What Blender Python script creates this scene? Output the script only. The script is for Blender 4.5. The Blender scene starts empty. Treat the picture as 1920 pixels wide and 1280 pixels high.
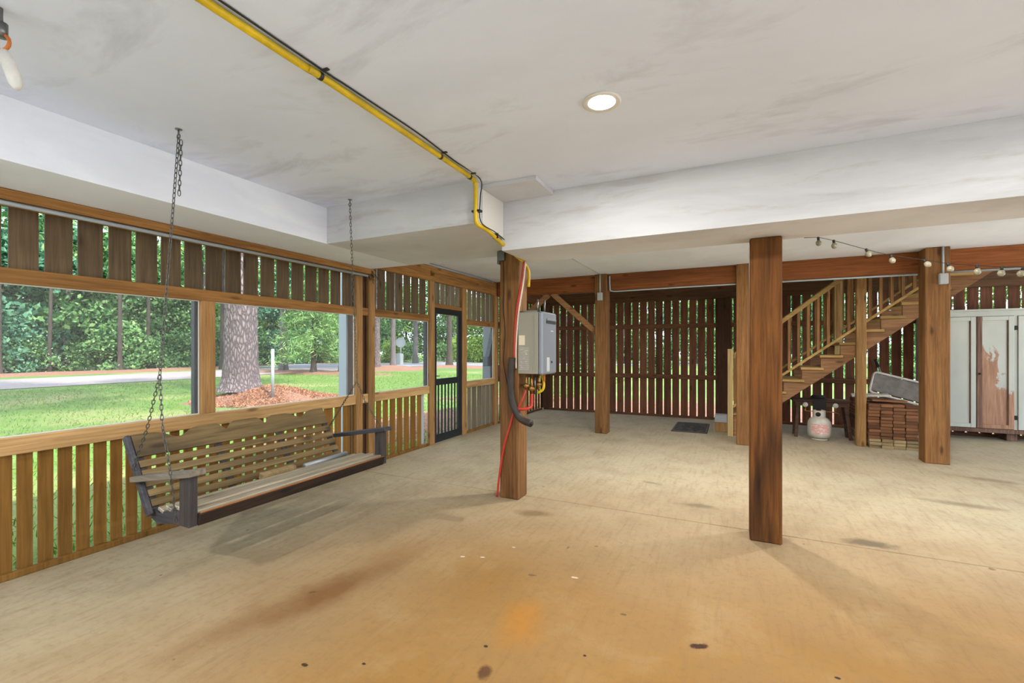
import bpy, bmesh, math, random
import numpy as np
from mathutils import Vector, Matrix, noise as mn
random.seed(7)
SC = bpy.context.scene
COL = SC.collection

# ------------------------------------------------------------------ camera, sky, sun, exposure
CAMZ = 1.4
cam_d = bpy.data.cameras.new('camera'); cam = bpy.data.objects.new('camera', cam_d); COL.objects.link(cam)
cam.location = (0, 0, CAMZ)
cam.rotation_euler = (math.radians(90), 0, math.radians(25.75))
cam_d.sensor_width = 36; cam_d.lens = 850/1920*36; cam_d.shift_y = 14/1920
cam_d.clip_start = 0.05; cam_d.clip_end = 400
SC.camera = cam

world = bpy.data.worlds.new('sky'); SC.world = world; world.use_nodes = True
bg = world.node_tree.nodes['Background']
bg.inputs[0].default_value = (0.76, 0.90, 1.06, 1); bg.inputs[1].default_value = 1.7

sun_d = bpy.data.lights.new('sun', 'SUN'); sun_d.energy = 4.6; sun_d.angle = math.radians(1.5); sun_d.color = (1.0, 0.97, 0.92)
sun = bpy.data.objects.new('sun', sun_d); COL.objects.link(sun)
sun.rotation_euler = Vector((-0.78, 0.26, -1.0)).to_track_quat('-Z', 'Y').to_euler()

SC.view_settings.view_transform = 'Standard'; SC.view_settings.look = 'None'
SC.view_settings.gamma = 1; SC.view_settings.use_curve_mapping = False
SC.view_settings.exposure = 1.25

# ------------------------------------------------------------------ helpers
def lin(c):
    return tuple(((x/255)/12.92 if x/255 <= 0.04045 else ((x/255+0.055)/1.055)**2.4) for x in c) + (1,)

MATS = {}
class NT:
    def __init__(s, name):
        s.m = bpy.data.materials.new(name); s.m.use_nodes = True; s.t = s.m.node_tree
        s.b = s.t.nodes['Principled BSDF']; s.out = s.t.nodes['Material Output']; MATS[name] = s.m
    def n(s, typ, **kw):
        nd = s.t.nodes.new(typ)
        for k, v in kw.items(): setattr(nd, k, v)
        return nd
    def l(s, a, b): s.t.links.new(a, b)
    def noise(s, vec, scale, detail=4, rough=.55, dist=0):
        nd = s.n('ShaderNodeTexNoise'); nd.inputs['Scale'].default_value = scale; nd.inputs['Detail'].default_value = detail
        nd.inputs['Roughness'].default_value = rough; nd.inputs['Distortion'].default_value = dist
        if vec is not None: s.l(vec, nd.inputs['Vector'])
        return nd.outputs['Fac']
    def ramp(s, fac, stops, interp='LINEAR'):
        r = s.n('ShaderNodeValToRGB'); r.color_ramp.interpolation = interp
        while len(r.color_ramp.elements) < len(stops): r.color_ramp.elements.new(0.5)
        for e, (p, c) in zip(r.color_ramp.elements, stops): e.position = p; e.color = c if len(c) == 4 else lin(c)
        s.l(fac, r.inputs[0]); return r.outputs[0]
    def mix(s, fac, a, b, blend='MIX'):
        m = s.n('ShaderNodeMix', data_type='RGBA', blend_type=blend)
        if isinstance(fac, (int, float)): m.inputs[0].default_value = fac
        else: s.l(fac, m.inputs[0])
        for i, v in ((6, a), (7, b)):
            if isinstance(v, tuple): m.inputs[i].default_value = v if len(v) == 4 else lin(v)
            else: s.l(v, m.inputs[i])
        return m.outputs[2]
    def math(s, op, a, b=None, clamp=False):
        m = s.n('ShaderNodeMath', operation=op); m.use_clamp = clamp
        for i, v in ((0, a), (1, b)):
            if v is None: continue
            if isinstance(v, (int, float)): m.inputs[i].default_value = v
            else: s.l(v, m.inputs[i])
        return m.outputs[0]
    def pos(s, scale=(1, 1, 1), loc=(0, 0, 0), rnd=0.0):
        g = s.n('ShaderNodeNewGeometry'); v = g.outputs['Position']
        if rnd:
            oi = s.n('ShaderNodeObjectInfo'); a = s.n('ShaderNodeVectorMath', operation='ADD'); mu = s.math('MULTIPLY', oi.outputs['Random'], rnd)
            s.l(v, a.inputs[0]); s.l(mu, a.inputs[1]); v = a.outputs[0]
        mp = s.n('ShaderNodeMapping'); mp.inputs['Scale'].default_value = scale; mp.inputs['Location'].default_value = loc
        s.l(v, mp.inputs['Vector']); return mp.outputs[0]
    def bump(s, h, strength=.3, dist=.01):
        b = s.n('ShaderNodeBump'); b.inputs['Strength'].default_value = strength; b.inputs['Distance'].default_value = dist
        s.l(h, b.inputs['Height']); s.l(b.outputs[0], s.b.inputs['Normal'])
    def color(s, c):
        if isinstance(c, tuple): s.b.inputs['Base Color'].default_value = c if len(c) == 4 else lin(c)
        else: s.l(c, s.b.inputs['Base Color'])
    def rough(s, v): s.b.inputs['Roughness'].default_value = v
    def spot(s, x, y, rx, ry, ang=0, soft=1.0):
        """1 inside an ellipse on the floor, fading out at its edge"""
        g = s.n('ShaderNodeNewGeometry'); sp = s.n('ShaderNodeSeparateXYZ'); s.l(g.outputs['Position'], sp.inputs[0])
        ca, sa = math.cos(ang), math.sin(ang)
        dx = s.math('SUBTRACT', sp.outputs[0], x); dy = s.math('SUBTRACT', sp.outputs[1], y)
        u = s.math('DIVIDE', s.math('ADD', s.math('MULTIPLY', dx, ca), s.math('MULTIPLY', dy, sa)), rx)
        v = s.math('DIVIDE', s.math('SUBTRACT', s.math('MULTIPLY', dy, ca), s.math('MULTIPLY', dx, sa)), ry)
        r = s.math('SQRT', s.math('ADD', s.math('MULTIPLY', u, u), s.math('MULTIPLY', v, v)))
        k = max(3, .45/min(rx, ry)); nz = s.noise(s.pos((k, k, k)), 1.0, 5, .65)
        r = s.math('ADD', r, s.math('MULTIPLY', s.math('SUBTRACT', nz, .5), 1.6))
        return s.math('MULTIPLY', s.math('SUBTRACT', 1.0, r), 1.0/soft, clamp=True)

def wood(name, dark, light, axis='Z', vary=.25, rough=.75, stain=None, stain_amt=.5, spec=.25):
    t = NT(name); sc = {'X': (2.2, 45, 45), 'Y': (45, 2.2, 45), 'Z': (45, 45, 2.2)}[axis]
    p = t.pos(sc, rnd=37.0); g = t.noise(p, 1.0, 5, .6, .6)
    c = t.ramp(g, [(.28, dark), (.72, light)])
    sc2 = tuple({2.2: .5, 45: 5}[v] for v in sc)
    g2 = t.noise(t.pos(sc2, rnd=11.0), 1.0, 3, .5, .8)
    c = t.mix(t.math('MULTIPLY', t.ramp(g2, [(.48, (0, 0, 0, 1)), (.75, (1, 1, 1, 1))]), stain_amt), c, stain or tuple(int(x*.55) for x in dark))
    sck = tuple({2.2: 2.3, 45: 7}[v] for v in sc)
    vo = t.n('ShaderNodeTexVoronoi'); vo.inputs['Scale'].default_value = 1.0; t.l(t.pos(sck, rnd=53.0), vo.inputs['Vector'])
    k = t.ramp(vo.outputs['Distance'], [(.07, (1, 1, 1, 1)), (.17, (0, 0, 0, 1))])
    c = t.mix(t.math('MULTIPLY', k, .65), c, tuple(int(x*.4) for x in dark))
    oi = t.n('ShaderNodeObjectInfo'); hs = t.n('ShaderNodeHueSaturation')
    t.l(t.math('ADD', t.math('MULTIPLY', oi.outputs['Random'], vary*2), 1-vary), hs.inputs['Value']); t.l(c, hs.inputs['Color'])
    t.color(hs.outputs[0]); t.rough(rough); t.b.inputs['Specular IOR Level'].default_value = spec
    t.bump(g, .25, .004); return t.m

def plain(name, c, rough=.5, metal=0, spec=.5, nz=0.0):
    t = NT(name)
    if nz:
        f = t.noise(t.pos((12, 12, 12)), 1.0, 4); a = tuple(max(0, int(x*(1-nz))) for x in c); t.color(t.ramp(f, [(.3, a), (.7, c)]))
    else: t.color(c)
    t.rough(rough); t.b.inputs['Metallic'].default_value = metal; t.b.inputs['Specular IOR Level'].default_value = spec
    return t.m

ORG = {}
def origin(o):
    return ORG.get(o.name, Vector((0, 0, 0))) if o else Vector((0, 0, 0))

class MB:
    def __init__(s): s.v = []; s.f = []; s.sm = []
    def add(s, vs, fs, smooth=False):
        b = len(s.v); s.v += [tuple(v) for v in vs]; s.f += [tuple(i+b for i in f) for f in fs]; s.sm += [smooth]*len(fs); return s
    def box(s, x0, x1, y0, y1, z0, z1, ch=0.0):
        return s.obox(((x0+x1)/2, (y0+y1)/2, (z0+z1)/2), (1, 0, 0), (0, 1, 0), (0, 0, 1), abs(x1-x0)/2, abs(y1-y0)/2, abs(z1-z0)/2, ch)
    def obox(s, c, ax, ay, az, hx, hy, hz, ch=0.0):
        c = Vector(c); A = [Vector(ax).normalized(), Vector(ay).normalized(), Vector(az).normalized()]; H = (hx, hy, hz)
        if ch <= 0:
            vs = [c+A[0]*hx*i+A[1]*hy*j+A[2]*hz*k for i in (-1, 1) for j in (-1, 1) for k in (-1, 1)]
            fs = [(0, 1, 3, 2), (4, 6, 7, 5), (0, 4, 5, 1), (2, 3, 7, 6), (0, 2, 6, 4), (1, 5, 7, 3)]
            return s.add(vs, fs)
        bm = bmesh.new(); bmesh.ops.create_cube(bm, size=2)
        for v in bm.verts: v.co = Vector((v.co.x*hx, v.co.y*hy, v.co.z*hz))
        bmesh.ops.bevel(bm, geom=bm.edges[:], offset=ch, segments=1, affect='EDGES', profile=.5)
        bm.verts.index_update()
        vs = [c+A[0]*v.co.x+A[1]*v.co.y+A[2]*v.co.z for v in bm.verts]; fs = [[v.index for v in f.verts] for f in bm.faces]
        bm.free(); return s.add(vs, fs)
    def bar(s, p, q, w, h, up=(0, 0, 1), ch=0.0):
        p, q = Vector(p), Vector(q); d = (q-p); L = d.length; d.normalize(); up = Vector(up)
        side = d.cross(up).normalized(); u2 = side.cross(d).normalized()
        return s.obox((p+q)/2, d, side, u2, L/2, w/2, h/2, ch)
    def tube(s, pts, r, n=8, closed=False, caps=True):
        pts = [Vector(p) for p in pts]; N = len(pts); rs = r if isinstance(r, (list, tuple)) else [r]*N
        vs = []; prev = None
        for i, p in enumerate(pts):
            if closed: d = pts[(i+1) % N]-pts[i-1]
            else: d = pts[min(i+1, N-1)]-pts[max(i-1, 0)]
            d.normalize()
            if prev is None: a = d.orthogonal().normalized()
            else: a = (prev-d*prev.dot(d)).normalized()
            prev = a; b = d.cross(a)
            vs += [p+(a*math.cos(t)+b*math.sin(t))*rs[i] for t in [2*math.pi*k/n for k in range(n)]]
        fs = []
        for i in range(N if closed else N-1):
            j = (i+1) % N
            for k in range(n): fs.append((i*n+k, i*n+(k+1) % n, j*n+(k+1) % n, j*n+k))
        if not closed and caps: fs += [tuple(range(n-1, -1, -1)), tuple(range((N-1)*n, N*n))]
        return s.add(vs, fs, True)
    def lathe(s, c, prof, n=24, axis='Z'):
        c = Vector(c); vs = []; M = len(prof)
        for r, z in prof:
            for k in range(n):
                t = 2*math.pi*k/n
                if axis == 'Z': vs.append(c+Vector((r*math.cos(t), r*math.sin(t), z)))
                elif axis == 'X': vs.append(c+Vector((z, r*math.cos(t), r*math.sin(t))))
                else: vs.append(c+Vector((r*math.sin(t), z, r*math.cos(t))))
        fs = [(i*n+k, i*n+(k+1) % n, (i+1)*n+(k+1) % n, (i+1)*n+k) for i in range(M-1) for k in range(n)]
        fs += [tuple(range(n-1, -1, -1)), tuple(range((M-1)*n, M*n))]
        return s.add(vs, fs, True)
    def prism(s, poly, a, b, mapf):
        """poly: list of 2-D points; mapf(p, t) -> 3-D; extruded from t=a to t=b"""
        n = len(poly); vs = [mapf(p, a) for p in poly]+[mapf(p, b) for p in poly]
        fs = [tuple(range(n-1, -1, -1)), tuple(range(n, 2*n))]+[(k, (k+1) % n, n+(k+1) % n, n+k) for k in range(n)]
        return s.add(vs, fs)
    def mesh(s, name, org=(0, 0, 0)):
        me = bpy.data.meshes.new(name); o = Vector(org)
        me.from_pydata([Vector(v)-o for v in s.v], [], s.f); me.polygons.foreach_set('use_smooth', s.sm); me.update()
        bm = bmesh.new(); bm.from_mesh(me); bmesh.ops.recalc_face_normals(bm, faces=bm.faces[:]); bm.to_mesh(me); bm.free(); return me
    def build(s, name, mat, parent=None, org=None):
        base = origin(parent); org = base if parent is not None else Vector(org or (0, 0, 0))
        o = bpy.data.objects.new(name, s.mesh(name, org)); COL.objects.link(o)
        m = MATS[mat] if isinstance(mat, str) else mat
        o.data.materials.append(m)
        if parent is not None: o.parent = parent; ORG[o.name] = org
        else: o.location = org; ORG[o.name] = org
        return o

def tag(o, label, cat=None, group=None, kind=None):
    o['label'] = label
    if cat: o['category'] = cat
    if group: o['group'] = group
    if kind: o['kind'] = kind
    return o
def thing(name, loc, label=None, cat=None, group=None, kind=None):
    o = bpy.data.objects.new(name, None); COL.objects.link(o); o.location = loc; o.empty_display_size = .1; ORG[o.name] = Vector(loc)
    if label: tag(o, label, cat, group, kind)
    elif kind: o['kind'] = kind
    return o
def piece(name, me, loc, parent, rot=None):
    """a part that shares its mesh with its likes"""
    o = bpy.data.objects.new(name, me); COL.objects.link(o); o.parent = parent; o.location = Vector(loc)-origin(parent)
    if rot: o.rotation_euler = rot
    return o
def smoothpts(pts, k=6):
    pts = [Vector(p) for p in pts]; out = []
    for i in range(len(pts)-1):
        p0 = pts[max(i-1, 0)]; p1 = pts[i]; p2 = pts[i+1]; p3 = pts[min(i+2, len(pts)-1)]
        for j in range(k):
            t = j/k
            out.append(.5*((2*p1)+(p2-p0)*t+(2*p0-5*p1+4*p2-p3)*t*t+(3*p1-p0-3*p2+p3)*t**3))
    return out+[pts[-1]]

# ------------------------------------------------------------------ materials
wood('post_wood', (100, 66, 36), (150, 108, 64), 'Z', .12, stain=(70, 42, 20))
wood('dark_post_wood', (82, 50, 20), (128, 82, 38), 'Z', .05, stain=(34, 20, 10), stain_amt=1.0)
wood('far_dark_post', (62, 40, 28), (88, 60, 42), 'Z', .1)
wood('beam_wood', (112, 62, 30), (152, 92, 48), 'X', .12)
wood('beam_wood_y', (150, 92, 44), (190, 124, 64), 'Y', .1)
wood('header_wood', (74, 52, 36), (110, 80, 54), 'X', .12)
wood('wall_beam', (124, 84, 42), (178, 130, 74), 'Y', .1)
wood('rail_wood', (166, 128, 82), (210, 172, 120), 'Y', .08)
wood('stud_wood', (138, 100, 58), (188, 146, 94), 'Z', .1)
wood('picket_wood', (112, 78, 30), (146, 106, 48), 'Z', .10, stain_amt=.25)
wood('upper_board', (84, 70, 52), (116, 98, 74), 'Z', .14, stain_amt=.4)
wood('grey_board', (112, 100, 82), (150, 136, 114), 'Z', .16)
wood('far_board', (92, 58, 42), (136, 88, 62), 'Z', .2)
wood('far_rail', (92, 60, 42), (134, 90, 62), 'X', .15)
wood('left_far_rail', (92, 60, 42), (134, 90, 62), 'Y', .15)
wood('stair_wood', (118, 84, 56), (166, 124, 88), 'X', .1)
wood('stair_rail', (146, 116, 66), (196, 162, 102), 'X', .1)
wood('baluster_wood', (116, 80, 46), (164, 122, 76), 'Z', .15)
wood('pale_stud', (170, 142, 92), (210, 184, 130), 'Z', .08)
wood('brace_wood', (136, 96, 62), (182, 138, 96), 'X', .1)
wood('swing_slat', (98, 82, 56), (142, 120, 82), 'Y', .16, stain=(58, 50, 42), stain_amt=.75)
wood('swing_seat', (128, 118, 100), (186, 176, 156), 'Y', .06, rough=.26, stain=(100, 92, 82), spec=.8)
wood('swing_dark', (52, 52, 58), (86, 86, 94), 'X', .08, rough=.5)
wood('swing_dark_upright', (50, 46, 46), (84, 78, 76), 'Z', .08, rough=.55)
wood('swing_arm', (96, 90, 82), (142, 132, 116), 'X', .08)
wood('swing_apron', (28, 24, 22), (58, 42, 30), 'Y', .05)
wood('lumber', (92, 58, 38), (142, 98, 66), 'X', .38)
wood('grey_lumber', (132, 110, 78), (170, 148, 110), 'X', .2)
wood('bench_wood', (68, 50, 40), (98, 74, 58), 'X', .1)
plain('dark_metal', (28, 32, 36), .45)
plain('screen_frame', (38, 42, 50), .5)
plain('conduit', (172, 184, 192), .4, .1)
plain('steel', (120, 122, 122), .35, .9)
plain('chain_steel', (104, 104, 100), .4, .85)
plain('box_grey', (168, 172, 174), .55)
plain('black_rubber', (26, 24, 24), .7, nz=.3)
plain('wire_black', (22, 22, 22), .6)
plain('pipe_yellow', (226, 190, 20), .5, nz=.18)
plain('pex_red', (186, 52, 36), .45)
plain('pex_white', (214, 204, 188), .5)
plain('hose_dark', (62, 52, 44), .6, nz=.35)
plain('brass', (150, 112, 62), .35, .8)
plain('heater_side', (146, 142, 128), .45, .1)
plain('heater_front', (126, 132, 140), .35, .2)
plain('heater_slot', (14, 14, 16), .6)
plain('sticker', (222, 210, 184), .7)
plain('tank_white', (206, 200, 188), .45, nz=.1)
plain('pole_metal', (168, 174, 178), .45, .5)
plain('white_vinyl', (176, 184, 194), .5)
plain('ext_grey', (130, 136, 144), .6)
plain('ext_dark_grey', (84, 88, 98), .6)
plain('sign_back', (140, 146, 146), .5)
plain('white_plastic', (206, 202, 194), .5, nz=.1)
plain('table_grey', (120, 114, 106), .7, nz=.25)
plain('dark_mesh', (58, 54, 50), .8, nz=.3)
plain('orange_ring', (196, 110, 34), .4)
plain('tag_white', (216, 214, 210), .7, nz=.12)
plain('trim_white', (222, 220, 214), .5)

t = NT('screen_mesh')          # insect screen: a veil one sees through
tr = t.n('ShaderNodeBsdfTransparent'); tr.inputs[0].default_value = (.97, .97, .97, 1); df = t.n('ShaderNodeBsdfDiffuse'); df.inputs[0].default_value = (.42, .44, .46, 1)
mx = t.n('ShaderNodeMixShader'); mx.inputs[0].default_value = .09
t.l(tr.outputs[0], mx.inputs[1]); t.l(df.outputs[0], mx.inputs[2]); t.l(mx.outputs[0], t.out.inputs[0])

t = NT('painted_ceiling')
a = t.noise(t.pos((.5, .7, 1)), 1.0, 5, .6, .4); b = t.noise(t.pos((.9, 2.0, 1.6), (5, 2, 0)), 1.0, 6, .65, .5)
c = t.ramp(a, [(.36, (216, 225, 241)), (.62, (226, 235, 251))])
c = t.mix(t.math('MULTIPLY', t.ramp(b, [(.54, (0, 0, 0, 1)), (.66, (1, 1, 1, 1))]), .5), c, (184, 189, 202))
t.color(c); t.rough(.75); t.b.inputs['Specular IOR Level'].default_value = .2; t.bump(b, .08, .01)
t = NT('painted_soffit')  # white soffit paint, lightened further in place of missing bounce light
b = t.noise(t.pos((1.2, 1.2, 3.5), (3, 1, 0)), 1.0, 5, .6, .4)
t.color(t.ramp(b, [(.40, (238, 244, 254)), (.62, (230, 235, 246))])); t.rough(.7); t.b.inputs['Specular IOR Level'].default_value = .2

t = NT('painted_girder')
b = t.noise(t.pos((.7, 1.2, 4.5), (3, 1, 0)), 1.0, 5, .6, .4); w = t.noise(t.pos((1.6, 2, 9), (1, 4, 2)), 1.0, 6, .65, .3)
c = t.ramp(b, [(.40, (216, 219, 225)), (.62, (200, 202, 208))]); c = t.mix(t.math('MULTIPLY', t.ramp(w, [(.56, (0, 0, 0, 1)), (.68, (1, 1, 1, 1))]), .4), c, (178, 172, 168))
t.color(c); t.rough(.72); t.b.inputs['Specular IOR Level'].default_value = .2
t = NT('concrete')
p1 = t.noise(t.pos((.32, .42, 1), (1.3, .2, 0)), 1.0, 4, .55, .5); p2 = t.noise(t.pos((2.2, 2.2, 1)), 1.0, 6, .62, .3); p3 = t.noise(t.pos((22, 22, 1)), 1.0, 5, .7)
g = t.n('ShaderNodeNewGeometry'); sp = t.n('ShaderNodeSeparateXYZ'); t.l(g.outputs['Position'], sp.inputs[0])
# concrete turns tan towards the front right, with lamp warmth painted into the colour
near = t.math('MULTIPLY', t.math('SUBTRACT', 5.0, sp.outputs[1]), .40, clamp=True)
east = t.math('MULTIPLY', t.math('ADD', sp.outputs[0], 3.7), .42, clamp=True)
warm = t.math('MULTIPLY', near, east)
c = t.mix(t.math('ADD', t.math('MULTIPLY', warm, .95), t.math('MULTIPLY', t.math('SUBTRACT', p1, .5), .7), clamp=True), (178, 166, 140), (144, 104, 44))
c = t.mix(t.math('MULTIPLY', t.ramp(p2, [(.45, (0, 0, 0, 1)), (.72, (1, 1, 1, 1))]), .32), c, (128, 104, 76))
c = t.mix(t.math('MULTIPLY', t.ramp(p2, [(.30, (1, 1, 1, 1)), (.46, (0, 0, 0, 1))]), .18), c, (184, 168, 132))
def st(x, y, rx, ry, col, amt, ang=0, soft=.8):
    global c
    c = t.mix(t.math('MULTIPLY', t.spot(x, y, rx, ry, ang, soft), amt), c, col)
st(-0.96, 2.12, 0.16, 0.26, (170, 112, 30), 0.6, 0.3, 0.7)
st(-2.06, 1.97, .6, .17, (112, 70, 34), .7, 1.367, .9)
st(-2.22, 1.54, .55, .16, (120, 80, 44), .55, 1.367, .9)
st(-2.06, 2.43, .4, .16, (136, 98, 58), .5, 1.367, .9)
st(-0.13, 2.31, 0.055, 0.022, (64, 38, 26), 1, 0.5, 0.3)
st(-0.96, 1.72, 0.04, 0.05, (80, 52, 32), 0.9, 0.2, 0.5)
st(-1.7, 1.41, 0.02, 0.012, (50, 36, 28), 1, 0, 0.3)
st(-1.47, 1.53, 0.012, 0.008, (60, 40, 30), 1, 0, 0.3)
st(-0.6, 2.01, 0.01, 0.008, (50, 36, 28), 1, 0, 0.3)
st(-1.04, 1.87, 0.012, 0.01, (50, 36, 28), 1, 0, 0.3)
st(0.41, 2.34, 0.012, 0.01, (50, 36, 28), 1, 0, 0.3)
st(-1.11, 2.58, 0.03, 0.014, (96, 84, 66), 0.9, 0.2, 0.4)
st(-0.51, 2.41, 0.02, 0.012, (96, 76, 56), 0.9, 0.2, 0.4)
st(0.9, 4.06, 0.2, 0.09, (88, 80, 66), 0.75, 0.1, 0.5)
st(-0.28, 4.37, 0.24, 0.08, (112, 102, 80), 0.7, 0.1, 0.6)
st(-0.74, 4.91, 0.12, 0.05, (110, 102, 84), 0.6, -0.2, 0.6)
st(-1.51, 3.56, 0.22, 0.09, (112, 92, 60), 0.7, 0.2, 0.7)
st(1.86, 5.44, 0.35, 0.1, (104, 92, 70), 0.6, -0.2, 0.7)
st(2.51, 6.58, 0.4, 0.1, (104, 92, 70), 0.5, -0.2, 0.7)
st(-1.62, 6.94, 0.3, 0.25, (140, 130, 106), 0.4, 0, 0.8)
st(-0.86, 2.67, 0.028, 0.01, (214, 204, 184), 0.9, 0.1, 0.3)
st(-1.63, 2.61, 0.016, 0.01, (216, 208, 194), 0.9, 0.5, 0.3)
st(-1.5, 2.66, 0.02, 0.009, (216, 208, 194), 0.9, 0.3, 0.3)
st(-1.38, 2.89, 0.016, 0.006, (216, 208, 194), 0.9, 0.1, 0.3)
p4 = t.noise(t.pos((24, 2.6, 1), (0, 3, 0)), 1.0, 6, .72, .3)
c = t.mix(t.math('MULTIPLY', t.ramp(p4, [(.5, (0, 0, 0, 1)), (.68, (1, 1, 1, 1))]), .28), c, (120, 94, 62))
c = t.mix(t.math('MULTIPLY', t.math('SUBTRACT', p3, .5), 1.4, clamp=True), c, (112, 88, 60))
p5 = t.noise(t.pos((9, 9, 1), (7, 3, 0)), 1.0, 2, .5)
c = t.mix(t.math('MULTIPLY', t.ramp(p5, [(.745, (0, 0, 0, 1)), (.77, (1, 1, 1, 1))]), .6), c, (84, 62, 44))
t.color(c); t.rough(.68); t.b.inputs['Specular IOR Level'].default_value = .22; t.bump(p3, .12, .004)
plain('joint_dark', (84, 66, 46), .9)

t = NT('grass_ground')
a = t.noise(t.pos((.25, .25, 1)), 1.0, 5, .6, .4); b = t.noise(t.pos((9, 9, 3)), 1.0, 5, .7); d = t.noise(t.pos((.7, .7, 1), (4, 9, 0)), 1.0, 4, .6)
c = t.ramp(b, [(.25, (60, 86, 30)), (.75, (100, 128, 46))]); c = t.mix(t.math('MULTIPLY', t.ramp(a, [(.5, (0, 0, 0, 1)), (.68, (1, 1, 1, 1))]), .55), c, (158, 144, 100))
c = t.mix(t.math('MULTIPLY', t.ramp(d, [(.45, (0, 0, 0, 1)), (.7, (1, 1, 1, 1))]), .5), c, (92, 128, 40)); t.color(c); t.rough(.9); t.bump(b, .8, .04)
t = NT('mulch')
b = t.noise(t.pos((14, 14, 14)), 1.0, 6, .75); t.color(t.ramp(b, [(.3, (92, 58, 44)), (.7, (166, 122, 98))])); t.rough(.95); t.bump(b, .9, .05)
t = NT('gravel')
b = t.noise(t.pos((6, 6, 6)), 1.0, 6, .75); t.color(t.ramp(b, [(.3, (118, 106, 104)), (.7, (156, 146, 144))])); t.rough(.95); t.bump(b, .5, .03)
t = NT('asphalt')
b = t.noise(t.pos((3, 3, 3)), 1.0, 5, .7); t.color(t.ramp(b, [(.3, (104, 107, 116)), (.7, (134, 138, 146))])); t.rough(.9)
t = NT('drive_concrete')
b = t.noise(t.pos((1, 1, 1)), 1.0, 5, .7); t.color(t.ramp(b, [(.3, (206, 204, 200)), (.7, (230, 228, 222))])); t.rough(.9)
def leafmat(name, cols, trans=.35):
    t = NT(name); g = t.n('ShaderNodeNewGeometry'); c = t.ramp(g.outputs['Random Per Island'], [(i/(len(cols)-1), x) for i, x in enumerate(cols)])
    oi = t.n('ShaderNodeObjectInfo'); hs = t.n('ShaderNodeHueSaturation'); t.l(c, hs.inputs['Color'])
    t.l(t.math('ADD', t.math('MULTIPLY', oi.outputs['Random'], .5), .75), hs.inputs['Value'])
    df = t.n('ShaderNodeBsdfDiffuse'); tl = t.n('ShaderNodeBsdfTranslucent'); mx = t.n('ShaderNodeMixShader'); mx.inputs[0].default_value = trans
    t.l(hs.outputs[0], df.inputs[0]); t.l(hs.outputs[0], tl.inputs[0]); t.l(df.outputs[0], mx.inputs[1]); t.l(tl.outputs[0], mx.inputs[2]); t.l(mx.outputs[0], t.out.inputs[0])
leafmat('leaf_green', [(44, 74, 46), (76, 116, 70), (112, 152, 96), (158, 186, 124)])
leafmat('leaf_blue', [(48, 84, 66), (84, 130, 102), (132, 172, 140)])
leafmat('leaf_yellow', [(84, 118, 52), (126, 160, 74), (164, 184, 102)])
leafmat('needle', [(78, 116, 66), (116, 156, 92), (164, 186, 124)])
leafmat('grass_blade', [(64, 92, 34), (94, 128, 46), (132, 142, 66)], .3)
leafmat('straw', [(112, 70, 52), (156, 108, 82), (190, 150, 120)], .1)
def plated(name, d, l):
    t = NT(name); nz = t.noise(t.pos((5, 5, 2)), 1.0, 4, .6); p = t.pos((13, 13, 4.2)); ad = t.n('ShaderNodeVectorMath', operation='ADD'); t.l(p, ad.inputs[0]); t.l(nz, ad.inputs[1])
    v = t.n('ShaderNodeTexVoronoi', feature='DISTANCE_TO_EDGE'); t.l(ad.outputs[0], v.inputs['Vector']); v.inputs['Scale'].default_value = 1.0
    e = t.ramp(v.outputs['Distance'], [(.0, (.1, .1, .1, 1)), (.30, (1, 1, 1, 1))]); b = t.noise(t.pos((16, 16, 7)), 1.0, 6, .7)
    t.color(t.mix(e, d, t.ramp(b, [(.3, tuple(int(x*.78) for x in l)), (.7, l)]))); t.rough(.95); t.bump(e, .9, .03)
def bark(name, d, l):
    t = NT(name); b = t.noise(t.pos((9, 9, 2.2)), 1.0, 6, .7, .6); t.color(t.ramp(b, [(.32, d), (.68, l)])); t.rough(.95); t.bump(b, .8, .03)
plated('bark_pink', (66, 56, 56), (140, 124, 124)); bark('bark_grey', (70, 64, 64), (116, 108, 108)); bark('bark_dark', (46, 40, 36), (80, 70, 62))

# peeling cabinet paint
def paint(name, wear):
    t = NT(name); g = t.n('ShaderNodeNewGeometry'); sp = t.n('ShaderNodeSeparateXYZ'); t.l(g.outputs['Position'], sp.inputs[0])
    n1 = t.noise(t.pos((5, 5, 2.2)), 1.0, 7, .7, .5); n2 = t.noise(t.pos((1.5, 1.5, .8)), 1.0, 3)
    base = t.ramp(n2, [(.35, (196, 199, 190)), (.65, (176, 179, 171))])
    if wear:
        gx = t.math('MULTIPLY', t.math('SUBTRACT', 3.66, sp.outputs[0]), .9); gz = t.math('MULTIPLY', t.math('SUBTRACT', 1.35, sp.outputs[2]), .42)
        m = t.math('ADD', t.math('ADD', gx, gz), t.math('MULTIPLY', t.math('SUBTRACT', n1, .5), .9))
        m = t.ramp(m, [(.06, (0, 0, 0, 1)), (.11, (1, 1, 1, 1))])
    else: m = t.ramp(n1, [(.66, (0, 0, 0, 1)), (.72, (1, 1, 1, 1))])
    c = t.mix(m, base, t.ramp(t.noise(t.pos((30, 30, 3)), 1.0, 4), [(.3, (140, 98, 72)), (.7, (178, 136, 108))]))
    t.color(c); t.rough(.6); return t.m
paint('cabinet_paint', False); paint('cabinet_worn', True)
wood('cabinet_bare', (88, 64, 52), (142, 112, 96), 'Z', .1)

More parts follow.
